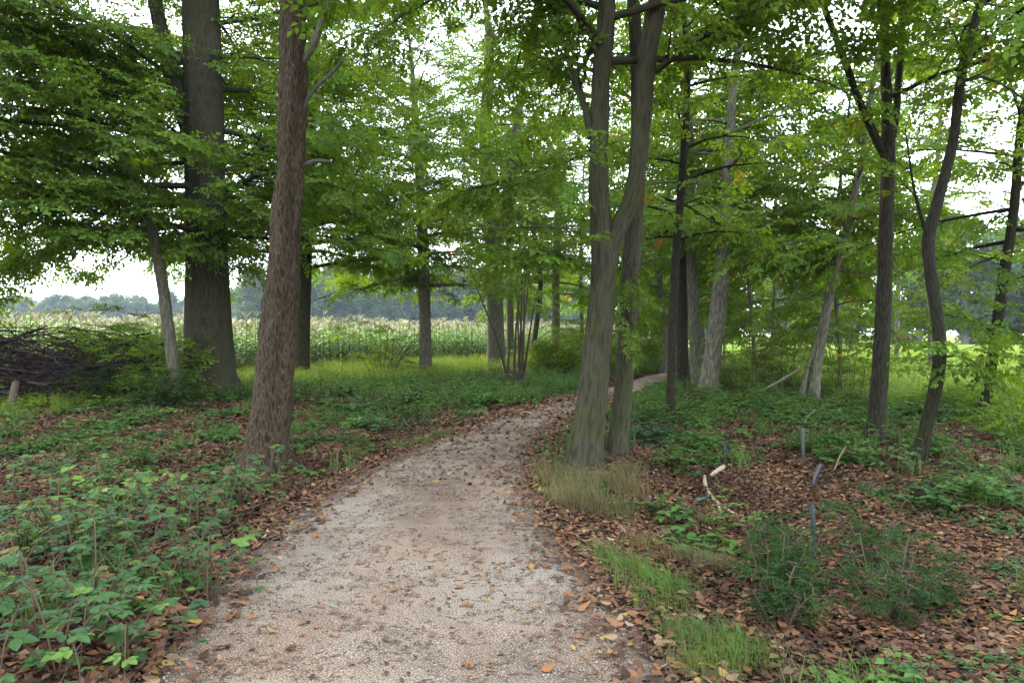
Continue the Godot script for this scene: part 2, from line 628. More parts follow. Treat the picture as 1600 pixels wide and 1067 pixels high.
func build_ground() -> void:
	var xs := axis_steps([[-420, -100, 80], [-100, -30, 10], [-30, -12, 1.0], [-12, 12, 0.22], [12, 30, 1.0], [30, 100, 10], [100, 420, 80]])
	var zs := axis_steps([[-420, -120, 60], [-120, -50, 6], [-50, -26, 0.8], [-26, -14, 0.35], [-14, -1, 0.2], [-1, 8, 1.0], [8, 60, 13]])
	var mb := MB.new()
	var w := xs.size()
	for z in zs:
		for x in xs:
			var o := off_path(x, z)
			var y := height(x, z) - (0.06 * clampf((0.12 - o) * 8.0, 0.0, 1.0))
			mb.v.append(Vector3(x, y, z))
			mb.n.append(Vector3.UP)
			mb.uv.append(Vector2(x, z))
			var m := maxf(meadow(x, z), bank(x, z))
			var far: bool = x > 60 or x < -60 or z < -60
			var c := Color(0.06, 0.04, 0.027).lerp(Color(0.15, 0.2, 0.045), 1.0 if far else m)
			if in_maize(x, z) and not far: c = Color(0.12, 0.1, 0.06)
			mb.c.append(c)
	for j in zs.size() - 1:
		for i in w - 1:
			var a := j * w + i
			mb.ix.append_array([a, a + 1, a + w, a + 1, a + w + 1, a + w])
	for j in range(1, zs.size() - 1):
		for i in range(1, w - 1):
			var k := j * w + i
			var e := mb.v[k + 1] - mb.v[k - 1]
			var f := mb.v[k + w] - mb.v[k - w]
			mb.n[k] = f.cross(e).normalized()
	tag(part("ground", mb.mesh(M.ground), self), "", "", "", "structure")

func build_path() -> void:
	var mb := MB.new()
	var z := 3.5
	var cols := 26
	var rows := 0
	while z > -41.5:
		var e := path_edges(z)
		for i in cols + 1:
			var t := float(i) / cols
			var edge := 0.16 * n1.get_noise_2d(z * 14.0, 30.0 if t < 0.5 else 90.0)
			var x := lerpf(e.x, e.y, t) + (edge - 0.1 * signf(0.5 - t)) * pow(absf(t * 2.0 - 1.0), 2.0)
			var rim := pow(absf(t * 2.0 - 1.0), 8.0)
			var y := height(x, z) + 0.02 - 0.075 * rim + 0.014 * n1.get_noise_2d(x * 22.0, z * 22.0)
			mb.v.append(Vector3(x, y, z))
			mb.n.append(Vector3.UP)
			mb.uv.append(Vector2(x, z))
			var k := 0.9 + 0.4 * n1.get_noise_2d(x * 9.0 + 70.0, z * 5.0) + 0.25 * n1.get_noise_2d(x * 40.0, z * 40.0)
			var worn := clampf(0.5 + 1.2 * n1.get_noise_2d(x * 5.0 - 20.0, z * 3.0), 0.0, 1.0)
			mb.c.append(Color(1.0, 0.96, 0.93).lerp(Color(1.0, 0.82, 0.68), worn * 0.7) * k)
		rows += 1
		z -= 0.07 if z > -10.0 else 0.15
	var w := cols + 1
	for j in rows - 1:
		for i in cols:
			var a := j * w + i
			mb.ix.append_array([a, a + w, a + 1, a + 1, a + w, a + w + 1])
	for j in range(1, rows - 1):
		for i in range(1, cols):
			var k := j * w + i
			var nn := (mb.v[k + 1] - mb.v[k - 1]).cross(mb.v[k - w] - mb.v[k + w]).normalized()
			mb.n[k] = nn if nn.y > 0 else -nn
	tag(part("path", mb.mesh(M.path), self), "", "", "", "structure")


func build_trees() -> void:
	var dark_leaf := {"size": 1.05, "tint": Color(0.135, 0.228, 0.035), "mesh": "a", "dens": 1.0}
	var mid_leaf := {"size": 1.0, "tint": Color(0.135, 0.228, 0.035), "mesh": "b", "dens": 0.9, "autumn": 0.01}
	var light_leaf := {"size": 1.15, "tint": Color(0.135, 0.228, 0.035), "mesh": "c", "dens": 0.76, "autumn": 0.025}
	tree("oak_tree", "tall tree with furrowed reddish brown bark standing at the path's bend", {
		"stems": [[[412, 735, 72.8], [417, 695, 61.4], [431, 560, 54.2], [442, 420, 47.7], [453, 270, 41.2], [458, 120, 38.8], [456, 0, 37.2]]], "roots": 7, "bark": "brown", "rings": 30, "sides": 84, "rough": 0.05, "stretch": 0.13, "lobes": 0.3,
		"top": 16.0, "low": 6.6, "limbs": 30, "reach": [4.6, 2.4], "rise": [0.5, 0.9], "leaf": dark_leaf.merged({"clear": 6.0}),
		"dead": [[[462, 268, 9], [478, 256, 8], [498, 251, 6], [518, 253, 3]], [[470, 100, 13], [488, 72, 12], [503, 30, 11], [512, 0, 10], [520, -40, 7]], [[472, 172, 7], [490, 140, 6], [520, 112, 5], [540, 85, 3]]]})
	tree("beech_tree", "massive old beech with a broad fluted grey trunk beside the brush heap", {
		"stems": [[[327, 622, 84], [326, 590, 72.8], [325, 500, 66.3], [322, 350, 59.8], [318, 200, 56.6], [315, 60, 53.4], [312, -60, 48.5]], [[300, 215, 32.3], [283, 160, 27.4], [262, 90, 22.7], [240, 0, 19.4]]], "roots": 9, "open": [1.15, 0.75], "bark": "beech", "rings": 10, "sides": 36, "rough": 0.07, "stretch": 0.04, "lobes": 0.3,
		"top": 19.0, "low": 3.8, "limbs": 76, "reach": [6.4, 3.4], "rise": [0.1, 0.8], "fall": 0.4, "leaf": dark_leaf, "hand_side": 1.6,
		"hand": [[[350, 300, 12, -0.5], [380, 285, 10, -1.0], [420, 270, 8, -1.5], [520, 290, 5, -2]], [[300, 250, 12, -0.6], [230, 220, 10, -1.5], [120, 180, 8, -2.5], [0, 165, 6, -3.5]], [[300, 360, 9, -0.6], [230, 345, 8, -1.5], [130, 330, 6, -2.5], [30, 340, 4, -3.0]], [[345, 355, 9, -0.6], [370, 340, 8, -1.2], [410, 320, 6, -2]]]})
	tree("beech_sapling", "slender pale trunk leaning away from the massive beech and arching over", {
		"stems": [[[274, 630, 16], [268, 560, 17.6], [258, 480, 17.6], [246, 400, 16.8], [224, 315, 14.4], [182, 240, 11.2], [120, 160, 8.8], [60, 80, 6.4]]], "open": [1.15, 0.8], "bark": "grey", "top": 8.6, "low": 3.4, "limbs": 20, "reach": [2.4, 1.6], "rise": [0.0, 0.6], "leaf": dark_leaf})
	tree("beech_tree", "straight dark beech rising just behind the furrowed brown trunk", {
		"stems": [[[468, 592, 30], [472, 500, 24], [477, 350, 23], [484, 200, 20], [490, 80, 18]]], "bark": "beech", "top": 16.0, "low": 3.8, "limbs": 54, "reach": [6.2, 2.8], "rise": [0.1, 0.8], "leaf": dark_leaf, "hand_side": 1.8,
		"hand": [[[482, 352, 9, -0.2], [540, 343, 8, -1.0], [610, 345, 6, -2], [680, 345, 5, -3], [740, 330, 3, -3.5]]]})
	tree("beech_tree", "spreading beech on the grassy bank before the maize, next to the bare shrub", {
		"stems": [[[665, 588, 21], [664, 500, 18], [661, 400, 18], [657, 300, 15], [650, 200, 12]]], "bark": "grey", "top": 13.0, "low": 3.2, "limbs": 46, "reach": [4.8, 2.4], "rise": [0.1, 0.8], "leaf": mid_leaf})
	tree("oak_tree", "stout light brown tree beside the clump of coppiced stems", {
		"stems": [[[776, 582, 30], [774, 500, 26], [771, 400, 26], [762, 300, 22], [758, 200, 19], [765, 80, 15]], [[772, 390, 18], [790, 330, 16], [800, 240, 13], [820, 120, 10]]], "bark": "grey", "top": 17.0, "low": 5.0, "limbs": 58, "reach": [5.2, 2.4], "rise": [0.2, 0.8], "leaf": mid_leaf.merged({"size": 1.3}, true)})
	tree("young_tree", "thin young tree between the stout brown tree and the coppiced stems", {
		"stems": [[[798, 576, 12], [797, 490, 11], [795, 390, 10], [803, 260, 8]]], "bark": "grey", "top": 11.0, "low": 4.5, "limbs": 14, "reach": [2.2, 1.4], "rise": [0.3, 0.8], "leaf": mid_leaf})
	tree("beech_tree", "slim grey tree past the coppiced stems, close to where the path disappears", {
		"stems": [[[869, 569, 16], [868, 480, 13], [869, 400, 12], [874, 300, 11]]], "bark": "grey", "top": 15.0, "low": 4.2, "limbs": 46, "reach": [4.6, 2.2], "rise": [0.1, 0.8], "leaf": light_leaf})
	tree("beech_tree", "beech with several grey stems joined at the base beside the path, grassy foot", {
		"sd": 3, "stems": [[[913, 722, 55.8], [919, 670, 48.4], [929, 590, 44.5], [938, 500, 41.1], [944, 410, 38.5], [939, 340, 31.6], [935, 250, 29.1], [940, 120, 28.3], [949, 0, 26.5]], [[946, 425, 30.8], [962, 365, 28.3], [988, 305, 27.3], [1002, 210, 28.3], [1010, 100, 29.9], [1028, 0, 29.9]],
			[[963, 714, 35.9, 0.3], [969, 650, 29.1, 0.35], [980, 540, 29.1, 0.4], [986, 430, 29.1, 0.5], [995, 300, 25.7, 0.7], [998, 150, 22.2, 0.9], [990, 0, 18.8, 1.0]]],
		"roots": 6, "bark": "beech", "rings": 14, "sides": 40, "rough": 0.024, "stretch": 0.12, "lobes": 0.2, "top": 15.0, "low": 4.6, "limbs": 56, "reach": [5.6, 2.6], "rise": [0.25, 0.8], "leaf": mid_leaf.merged({"clear": 6.0, "size": 0.95, "autumn": 0.0}, true), "hand_side": 0.8,
		"hand": [[[925, 215, 17], [915, 170, 14], [893, 105, 12], [862, 0, 10], [845, -60, 6]], [[945, 85, 14], [905, 30, 12], [870, 0, 10], [820, -40, 6]], [[1022, 112, 12], [1080, 70, 9, -0.3], [1150, 30, 7, -0.6], [1215, 0, 5, -0.9]],
			[[930, 230, 7], [880, 255, 6, -0.2], [800, 280, 4, -0.6], [720, 300, 3, -1.0]], [[972, 470, 5, 0.25, 0.22], [984, 495, 4, 0.1], [992, 540, 3, 0.0]], [[975, 400, 5, 0.3, 0.2], [988, 425, 4, 0.1], [992, 450, 3, 0.0]], [[930, 420, 6], [880, 400, 5], [820, 395, 3, -0.3]]]})
	tree("young_tree", "pole-thin dark young tree rising straight beyond the multi-stemmed beech", {
		"stems": [[[1047, 660, 17], [1049, 600, 14], [1052, 480, 13], [1060, 350, 13], [1071, 210, 12], [1074, 90, 10]]], "bark": "dark", "top": 9.5, "low": 3.0, "limbs": 18, "reach": [1.9, 1.3], "rise": [0.2, 0.7], "leaf": light_leaf.merged({"size": 0.9}, true)})
	tree("beech_tree", "darker trunk of the close pair beside the leaning pale trunk", {
		"stems": [[[1068, 604, 19], [1066, 500, 17], [1067, 380, 16], [1070, 220, 13]]], "bark": "dark", "top": 13.0, "low": 4.0, "limbs": 24, "reach": [3.6, 2.0], "rise": [0.1, 0.7], "leaf": light_leaf})
	tree("beech_tree", "browner trunk of the close pair, touching the leaning pale trunk's foot", {
		"stems": [[[1090, 606, 20], [1085, 500, 17], [1079, 380, 15], [1079, 220, 12]]], "bark": "grey", "top": 13.0, "low": 4.5, "limbs": 20, "reach": [3.6, 2.0], "rise": [0.1, 0.7], "leaf": light_leaf})
	tree("beech_tree", "thick pale trunk leaning over at the wood's edge past the dark sapling", {
		"stems": [[[1107, 618, 35.2], [1112, 570, 27.3], [1125, 460, 24.6], [1134, 350, 20.2], [1138, 250, 16.7]]], "bark": "grey", "lobes": 0.25, "top": 15.0, "low": 3.6, "limbs": 30, "reach": [4.6, 2.2], "rise": [0.1, 0.7], "leaf": light_leaf})
	tree("beech_tree", "slanting tree with a splayed stump-like foot near the meadow", {
		"stems": [[[1266, 626, 28.8], [1274, 575, 20.8], [1289, 500, 14.4], [1305, 430, 12], [1322, 360, 10.4], [1346, 260, 8.8]], [[1252, 622, 9.6, -0.2], [1262, 575, 7.2, -0.1], [1280, 520, 4.8]]], "top2": 0.3, "bark": "grey", "lobes": 0.3, "top": 12.0, "low": 3.0, "limbs": 24, "reach": [3.4, 1.8], "rise": [0.1, 0.7], "leaf": light_leaf})
	tree("oak_tree", "nearly black straight tree that forks into three above the brown leaf litter", {
		"stems": [[[1362, 694, 32.8], [1372, 640, 26.5], [1379, 520, 23.4], [1384, 400, 21.1], [1388, 250, 20.3], [1385, 120, 14], [1380, 0, 12.5]], [[1387, 250, 13.3], [1357, 190, 11.7], [1322, 100, 10.1], [1286, 0, 9.4]], [[1391, 240, 11.7], [1404, 140, 10.9], [1413, 0, 9.4]]],
		"roots": 5, "bark": "dark", "rings": 8, "sides": 20, "rough": 0.015, "lobes": 0.1, "top": 12.5, "low": 4.8, "limbs": 21, "reach": [3.4, 2.0], "rise": [0.3, 0.8], "leaf": mid_leaf.merged({"size": 0.9, "autumn": 0.02, "dens": 0.72, "tint": Color(0.135, 0.228, 0.035)}, true)})
	tree("oak_tree", "crooked slender tree with an S-shaped trunk beside the dark forked tree", {
		"stems": [[[1434, 722, 25.6], [1442, 690, 20.8], [1461, 615, 19.2], [1469, 540, 19.2], [1459, 450, 17.6], [1451, 385, 17.6], [1464, 325, 16.8], [1489, 225, 14.4], [1504, 110, 13.6], [1532, 0, 11.2]]],
		"roots": 4, "bark": "dark", "rings": 8, "sides": 18, "rough": 0.012, "lobes": 0.12, "top": 10.5, "low": 4.2, "limbs": 17, "reach": [2.8, 1.8], "rise": [0.2, 0.8], "leaf": mid_leaf.merged({"size": 0.9, "dens": 0.72}, true), "hand_side": 0.5,
		"hand": [[[1468, 560, 5], [1490, 556, 4, -0.2], [1512, 560, 3, -0.3]], [[1453, 380, 7], [1430, 300, 6, -0.2], [1415, 200, 4, -0.3]]]})
	tree("beech_tree", "thin leaning beech with layered low branches at the meadow's edge", {
		"stems": [[[1536, 664, 19.6], [1544, 610, 16.1], [1557, 520, 15.3], [1570, 430, 15.3], [1585, 330, 13.6], [1596, 200, 11.9]]], "bark": "dark", "top": 11.0, "low": 2.4, "limbs": 26, "reach": [3.0, 1.8], "rise": [0.0, 0.7], "fall": 0.3, "leaf": mid_leaf.merged({"floor": 1.3}), "hand_side": 0.8,
		"hand": [[[1556, 520, 6], [1520, 500, 5, -0.4], [1470, 490, 3, -0.8]], [[1560, 500, 6], [1600, 530, 5, -0.4], [1640, 540, 3, -0.8]]]})
	# trees whose stems stand outside the frame; their boughs hang into it
	tree("beech_tree", "beech standing out of sight whose boughs hang over the brush heap", {"base": Vector3(-12.5, 0, -13.0), "sd": 4,
		"stems": [[[-225, 642, 45], [-222, 500, 40], [-220, 300, 36], [-215, 100, 30]]], "bark": "beech", "top": 15.0, "low": 4.4, "limbs": 70, "reach": [6.0, 3.2], "rise": [0.15, 0.8], "leaf": dark_leaf})
	tree("beech_tree", "beech standing out of sight whose boughs shade the dark brambles", {"base": Vector3(9.3, 0, -9.2), "sd": 5,
		"stems": [[[1880, 705, 40], [1880, 500, 34], [1875, 300, 30], [1870, 100, 26]]], "bark": "dark", "top": 11.0, "low": 3.6, "limbs": 14, "reach": [4.0, 2.0], "rise": [0.1, 0.8], "leaf": mid_leaf.merged({"dens": 0.75, "floor": 1.5})})
	# the rest of the wood
	var fill_leaf := {"size": 1.5, "tint": Color(0.135, 0.228, 0.035), "mesh": "c", "dens": 0.58, "autumn": 0.03}
	var fills := [
		[[6.0, -27.0, 0], [6.4, -34.5, 1], [8.3, -30.0, 2], [9.0, -41.0, 2], [4.2, -41.0, 1], [13.0, -46.0, 0], [15.0, -24.5, 3], [17.5, -31.0, 3], [22.0, -44.0, 1], [7.2, -20.5, 4], [9.4, -24.5, 4], [6.6, -24.0, 4], [8.4, -17.6, 4], [5.4, -31.0, 4], [10.2, -33.0, 4]],
		[[1.2, -33.0, 1], [2.4, -50.0, 0]]]
	for side in 2:
		for f in fills[side]:
			var base := Vector3(f[0], 0, f[1])
			base.y = height(base.x, base.z)
			var label := "slender woodland tree with light green leaves past the path's bend" if side == 0 else "light-leaved tree on the bank between the path and the maize"
			var group := "trees of the wood past the bend" if side == 0 else "trees on the maize bank"
			var key := "fill%d" % f[2]
			if not protos.has(key):
				var d: float = -base.z
				var px := 800.0 + base.x / d * F
				var py := 520.0 + 1.6 * F / d
				var wk := 0.45 if f[2] == 4 else 1.0
				var hgt: float = [13.0, 15.0, 12.0, 15.0, 9.0][f[2]]
				protos[key] = tree("woodland_tree", label, {"base": base, "sd": f[2], "stems": [[[px, py, 0.34 * wk * F / d], [px + 4, py - 1.0 * F / d, 0.26 * wk * F / d], [px - 6, py - 4.0 * F / d, 0.22 * wk * F / d], [px + 8, py - 7.0 * F / d, 0.17 * wk * F / d]]],
					"bark": ["grey", "beech", "dark", "grey", "grey"][f[2]], "top": hgt, "low": [3.0, 3.0, 3.0, 5.4, 1.6][f[2]], "limbs": [34, 34, 34, 34, 24][f[2]], "reach": [[3.6, 1.8], [3.6, 1.8], [3.6, 1.8], [3.6, 1.8], [1.9, 1.3]][f[2]], "rise": [0.1, 0.8], "leaf": fill_leaf}, group)
			else:
				var c := copy(protos[key], base, rnd(0, TAU), rnd(0.85, 1.15), "woodland_tree")
				tag(c, label, "tree", group)


	for f in [[-6.0, 4.0, 0], [-10.5, 0.5, 1], [5.5, 4.5, 1], [9.5, -0.5, 0], [-3.5, 9.5, 1], [5.0, 11.0, 0], [0.5, 15.0, 1], [-9.0, 11.0, 0], [12.0, 6.0, 1]]:
		var c := copy(protos["fill%d" % f[2]], Vector3(f[0], 0, f[1]), f[0] * 1.7, 1.0, "woodland_tree")
		tag(c, "woodland tree standing out of view and shading the foreground path", "tree", "trees of the wood out of view")


# ------------------------------------------------------------------ the far side of the fields
func build_far() -> void:
	rng.seed = 77
	var mb := MB.new()
	for i in 26:
		var p := Vector3(rnd(-1, 1), rnd(-0.7, 0.7), rnd(-1, 1)) * 0.9
		var d := Vector3(rnd(-1, 1), rnd(-0.6, 0.4), rnd(-1, 1)).normalized()
		var nr := (Vector3(rnd(-0.8, 0.8), 1, rnd(-0.8, 0.8)) - d * 0.1).normalized()
		nr = (nr - d * nr.dot(d)).normalized()
		var b := rnd(0.7, 1.3)
		mb.leaf(p, d, nr, rnd(0.5, 0.8), rnd(0.35, 0.5), Color(b, b, b))
	var clump := mb.mesh(M.leaf)
	var made := []
	for k in 3:
		var o := thing("distant_tree", Vector3.ZERO, "x", "tree")
		var tr := MB.new()
		tr.tube([Vector3(0, -0.5, 0), Vector3(0.1, 3, 0), Vector3(0, 7, 0.2), Vector3(0, 11, 0)], [0.4, 0.32, 0.25, 0.08], 7, Color.WHITE, 0.6)
		part("trunk", tr.mesh(M.grey), o)
		var xf := []
		var cols := []
		var lumps := []
		for i in 13:
			var a := rnd(0, TAU)
			var y := rnd(1.2, 13.0)
			var reach := 4.0 * sqrt(maxf(0.1, 1.0 - pow((y - 7.0) / 7.5, 2.0)))
			lumps.append([Vector3(cos(a) * reach * rnd(0.3, 0.8), y, sin(a) * reach * rnd(0.3, 0.8)), rnd(1.4, 2.4)])
		for l in lumps:
			for i in 34:
				var d: Vector3 = Vector3(rnd(-1, 1), rnd(-1, 1), rnd(-1, 1)).normalized() * pow(rng.randf(), 0.4) * l[1]
				d.y *= 0.75
				xf.append(Transform3D(Basis(Vector3(rnd(-1, 1), rnd(-1, 1), rnd(-1, 1)).normalized(), rnd(0, TAU)).scaled(Vector3.ONE * rnd(0.5, 0.85)), l[0] + d))
				cols.append(vary(Color(0.075, 0.12, 0.045), 0.2))
		scatter("crown", clump, xf, cols, o)
		made.append(o)
	var rows := [
		["hazy tree of the wooded horizon beyond the maize field", "trees on the horizon beyond the maize", -330.0, -330.0, 10.0, 110, 1.1, 1.6],
		["blue-grey tree of the nearer copse beyond the maize field", "trees of the copse beyond the maize", -230.0, -90.0, 30.0, 34, 1.4, 2.0],
		["hazy tree of the hedgerow across the meadow", "trees of the hedgerow across the meadow", -105.0, 20.0, 110.0, 34, 0.9, 1.4]]
	var used := 0
	for q in rows:
		for i in int(q[5]):
			var x: float = lerpf(q[3], q[4], (i + rnd(0.1, 0.9)) / q[5])
			var z: float = q[2] + rnd(-10, 10)
			var at := Vector3(x, 0, z)
			var o: Node3D
			var sz: float = rnd(q[6], q[7])
			if used < 3:
				o = made[used]
				o.position = at
				o.scale = Vector3.ONE * sz
			else:
				o = copy(made[used % 3], at, rnd(0, TAU), sz, "distant_tree")
			used += 1
			tag(o, q[0], "tree", q[1])


func build_maize() -> void:
	rng.seed = 31
	var mb := MB.new()
	var stalk := MB.new()
	stalk.tube([Vector3.ZERO, Vector3(0.02, 0.9, 0), Vector3(0, 1.95, 0.02)], [0.015, 0.013, 0.008], 4, Color(0.13, 0.19, 0.05))
	for i in 11:
		var y := 0.25 + 0.155 * i
		var a := (PI if i % 2 else 0.0) + rnd(-0.5, 0.5)
		var d := Vector3(cos(a), 0, sin(a))
		var sd := Vector3(-sin(a), 0, cos(a))
		var col := Color(0.18, 0.28, 0.085) * rnd(0.75, 1.3)
		if i < 2: col = Color(0.3, 0.25, 0.1)
		var l := rnd(0.55, 0.8)
		var prev := Vector3(0, y, 0)
		var wp := 0.02
		for k in 4:
			var t := (k + 1) / 4.0
			var q := Vector3(0, y, 0) + d * l * t * (1.0 - 0.15 * t) + Vector3.UP * (0.75 * t - 1.0 * t * t) * l * 0.75
			var wn: float = [0.045, 0.045, 0.03, 0.003][k]
			mb.tri(prev - sd * wp, prev + sd * wp, q + sd * wn, col)
			mb.tri(prev - sd * wp, q + sd * wn, q - sd * wn, col)
			prev = q
			wp = wn
	var tas := MB.new()
	for i in 6:
		var a := rnd(0, TAU)
		var d := Vector3(cos(a) * 0.5, 1, sin(a) * 0.5) if i else Vector3.UP
		var o := Vector3(0, 1.95, 0)
		tas.tube([o, o + d * 0.14, o + d * 0.26 + Vector3(d.x, -0.1, d.z) * 0.1], [0.012, 0.014, 0.006], 3, Color(0.45, 0.41, 0.26))
	var leaves := mb.mesh(M.grass)
	var st_mesh := stalk.mesh(M.twig)
	var tas_mesh := tas.mesh(M.grass)
	var whole := MB.new()
	for s in [mb, stalk, tas]:
		var k := whole.v.size()
		whole.v.append_array(s.v); whole.n.append_array(s.n); whole.c.append_array(s.c); whole.uv.append_array(s.uv)
		for i in s.ix: whole.ix.append(i + k)
	var wm := whole.mesh(M.grass)
	var proto: Node3D = null
	var xf := []
	var cols := []
	var singles := 0
	var row := 0
	var gap := 0.75
	var z := -20.0
	while z > -130.0:
		var step := 0.24 if z > -50.0 else 0.5
		var x: float = maxf(z * 0.85 - 2.0, -110.0)
		while x < 9.0:
			var at := Vector3(x + rnd(-0.06, 0.06), 0, z + rnd(-0.12, 0.12))
			x += step
			if not in_maize(at.x, at.z): continue
			at.y = height(at.x, at.z) if z > -40 else 0.0
			var sc := rnd(0.78, 1.04) * (1.0 + 0.25 * n1.get_noise_2d(at.x * 2.5, at.z * 2.5))
			if at.z > maize_front(at.x) - 0.9 and singles < 150 and absf(800.0 + at.x / -at.z * F - 450.0) < 480.0 and rng.randf() < 0.75:
				if proto == null:
					proto = thing("maize_plant", at, "ripening maize plant in the edge row of the field", "maize", "maize plants along the field's edge")
					part("leaves", leaves, proto)
					part("stalk", st_mesh, proto)
					part("tassel", tas_mesh, proto)
				else: copy(proto, at, rnd(0, TAU), sc, "maize_plant")
				singles += 1
			else:
				xf.append(Transform3D(Basis(Vector3.UP, rnd(0, TAU)).scaled(Vector3(1.1, sc, 1.1)), at))
				var k := rnd(0.8, 1.25)
				cols.append(Color(k, k, k))
		z -= gap if z > -50.0 else 1.3
	var o := scatter("maize_crop", wm, xf, cols, self)
	tag(o, "standing maize crop with tan tassels filling the field", "maize crop", "", "stuff")
	print("maize ", xf.size(), " ", singles)


# ------------------------------------------------------------------ undergrowth
func herb_mesh(sd: int, n: int, spread: float, tall: float, ll: float, lw: float) -> ArrayMesh:
	rng.seed = sd
	var mb := MB.new()
	for i in n:
		var a := rnd(0, TAU)
		var r := spread * sqrt(rng.randf())
		var p := Vector3(cos(a) * r, tall * rnd(0.3, 1.0) * (1.0 - 0.4 * r / spread), sin(a) * r)
		if i % 3 == 0:
			mb.tube([Vector3(p.x * 0.5, -0.03, p.z * 0.5), p], [0.004, 0.002], 3, Color(0.8, 0.7, 0.6))
		for k in 3:
			var la := a + k * 2.1 + rnd(-0.4, 0.4)
			var d := Vector3(cos(la), rnd(-0.35, 0.3), sin(la)).normalized()
			var nr := Vector3(rnd(-0.4, 0.4), 1, rnd(-0.4, 0.4))
			nr = (nr - d * nr.dot(d)).normalized()
			var b := rnd(0.7, 1.3)
			var col := Color(b * rnd(0.85, 1.2), b, b)
			if sd == 2: mb.leaf(p, d, nr, ll * rnd(0.7, 1.2), lw * rnd(0.8, 1.1), col)
			else: mb.broad(p, d, nr, ll * rnd(0.6, 1.1), lw * rnd(0.8, 1.1), col)
	return mb.mesh(M.herb)

func grass_mesh(sd: int, n: int, tall: float, spread: float, w: float) -> ArrayMesh:
	rng.seed = sd
	var mb := MB.new()
	for i in n:
		var a := rnd(0, TAU)
		var r := spread * sqrt(rng.randf())
		var p := Vector3(cos(a) * r, -0.02, sin(a) * r)
		var b := rnd(0, TAU)
		var lean := Vector3(cos(b), 0, sin(b)) * rnd(0.1, 1.05)
		var h := tall * rnd(0.5, 1.1)
		var s := Vector3(-sin(b + 0.5), 0, cos(b + 0.5)) * w
		var m := p + Vector3.UP * h * 0.6 + lean * h * 0.3
		var t := p + Vector3.UP * h * (1.0 - 0.3 * lean.length()) + lean * h
		var k := rnd(0.7, 1.3)
		var c := Color(k * rnd(0.85, 1.25), k, k * rnd(0.8, 1.1))
		if rng.randf() < 0.16: c = Color(2.0, 1.05, 1.7) * k
		mb.tri(p - s, p + s, m + s * 0.7, c)
		mb.tri(p - s, m + s * 0.7, m - s * 0.7, c)
		mb.tri(m - s * 0.7, m + s * 0.7, t, c)
	return mb.mesh(M.grass)

func green_cover(x: float, z: float, o: float) -> float:
	var c := 0.05
	var patch := n1.get_noise_2d(x * 8.0 + 11.0, z * 8.0)
	if x < path_edges(z).x + 0.1 or (path_edges(z).x > 900 and x < 2.0):
		if z < -14.5: c = 0.75 + 0.9 * patch
		elif z < -10.5: c = (0.12 if x > -3.6 else -0.22) + 1.5 * patch
		elif z < -6.5: c = -0.28 + 1.4 * patch
		else: c = -0.12 + 0.8 * patch
		if x > -2.4 and z < -9.0 and z > -14.0 and o > 0.5 and o < 1.6: c -= 0.55
	else:
		if z < -11.5: c = 0.4 + 1.5 * patch
		elif z < -8.0: c = -0.08 + 1.3 * patch
		else: c = -0.12 + 0.6 * patch
		if x > 4.0 and z < -5.6 and z > -8.6: c = -0.05 + patch
		c = maxf(c, meadow(x, z))
	return clampf(c, 0.0, 1.0)

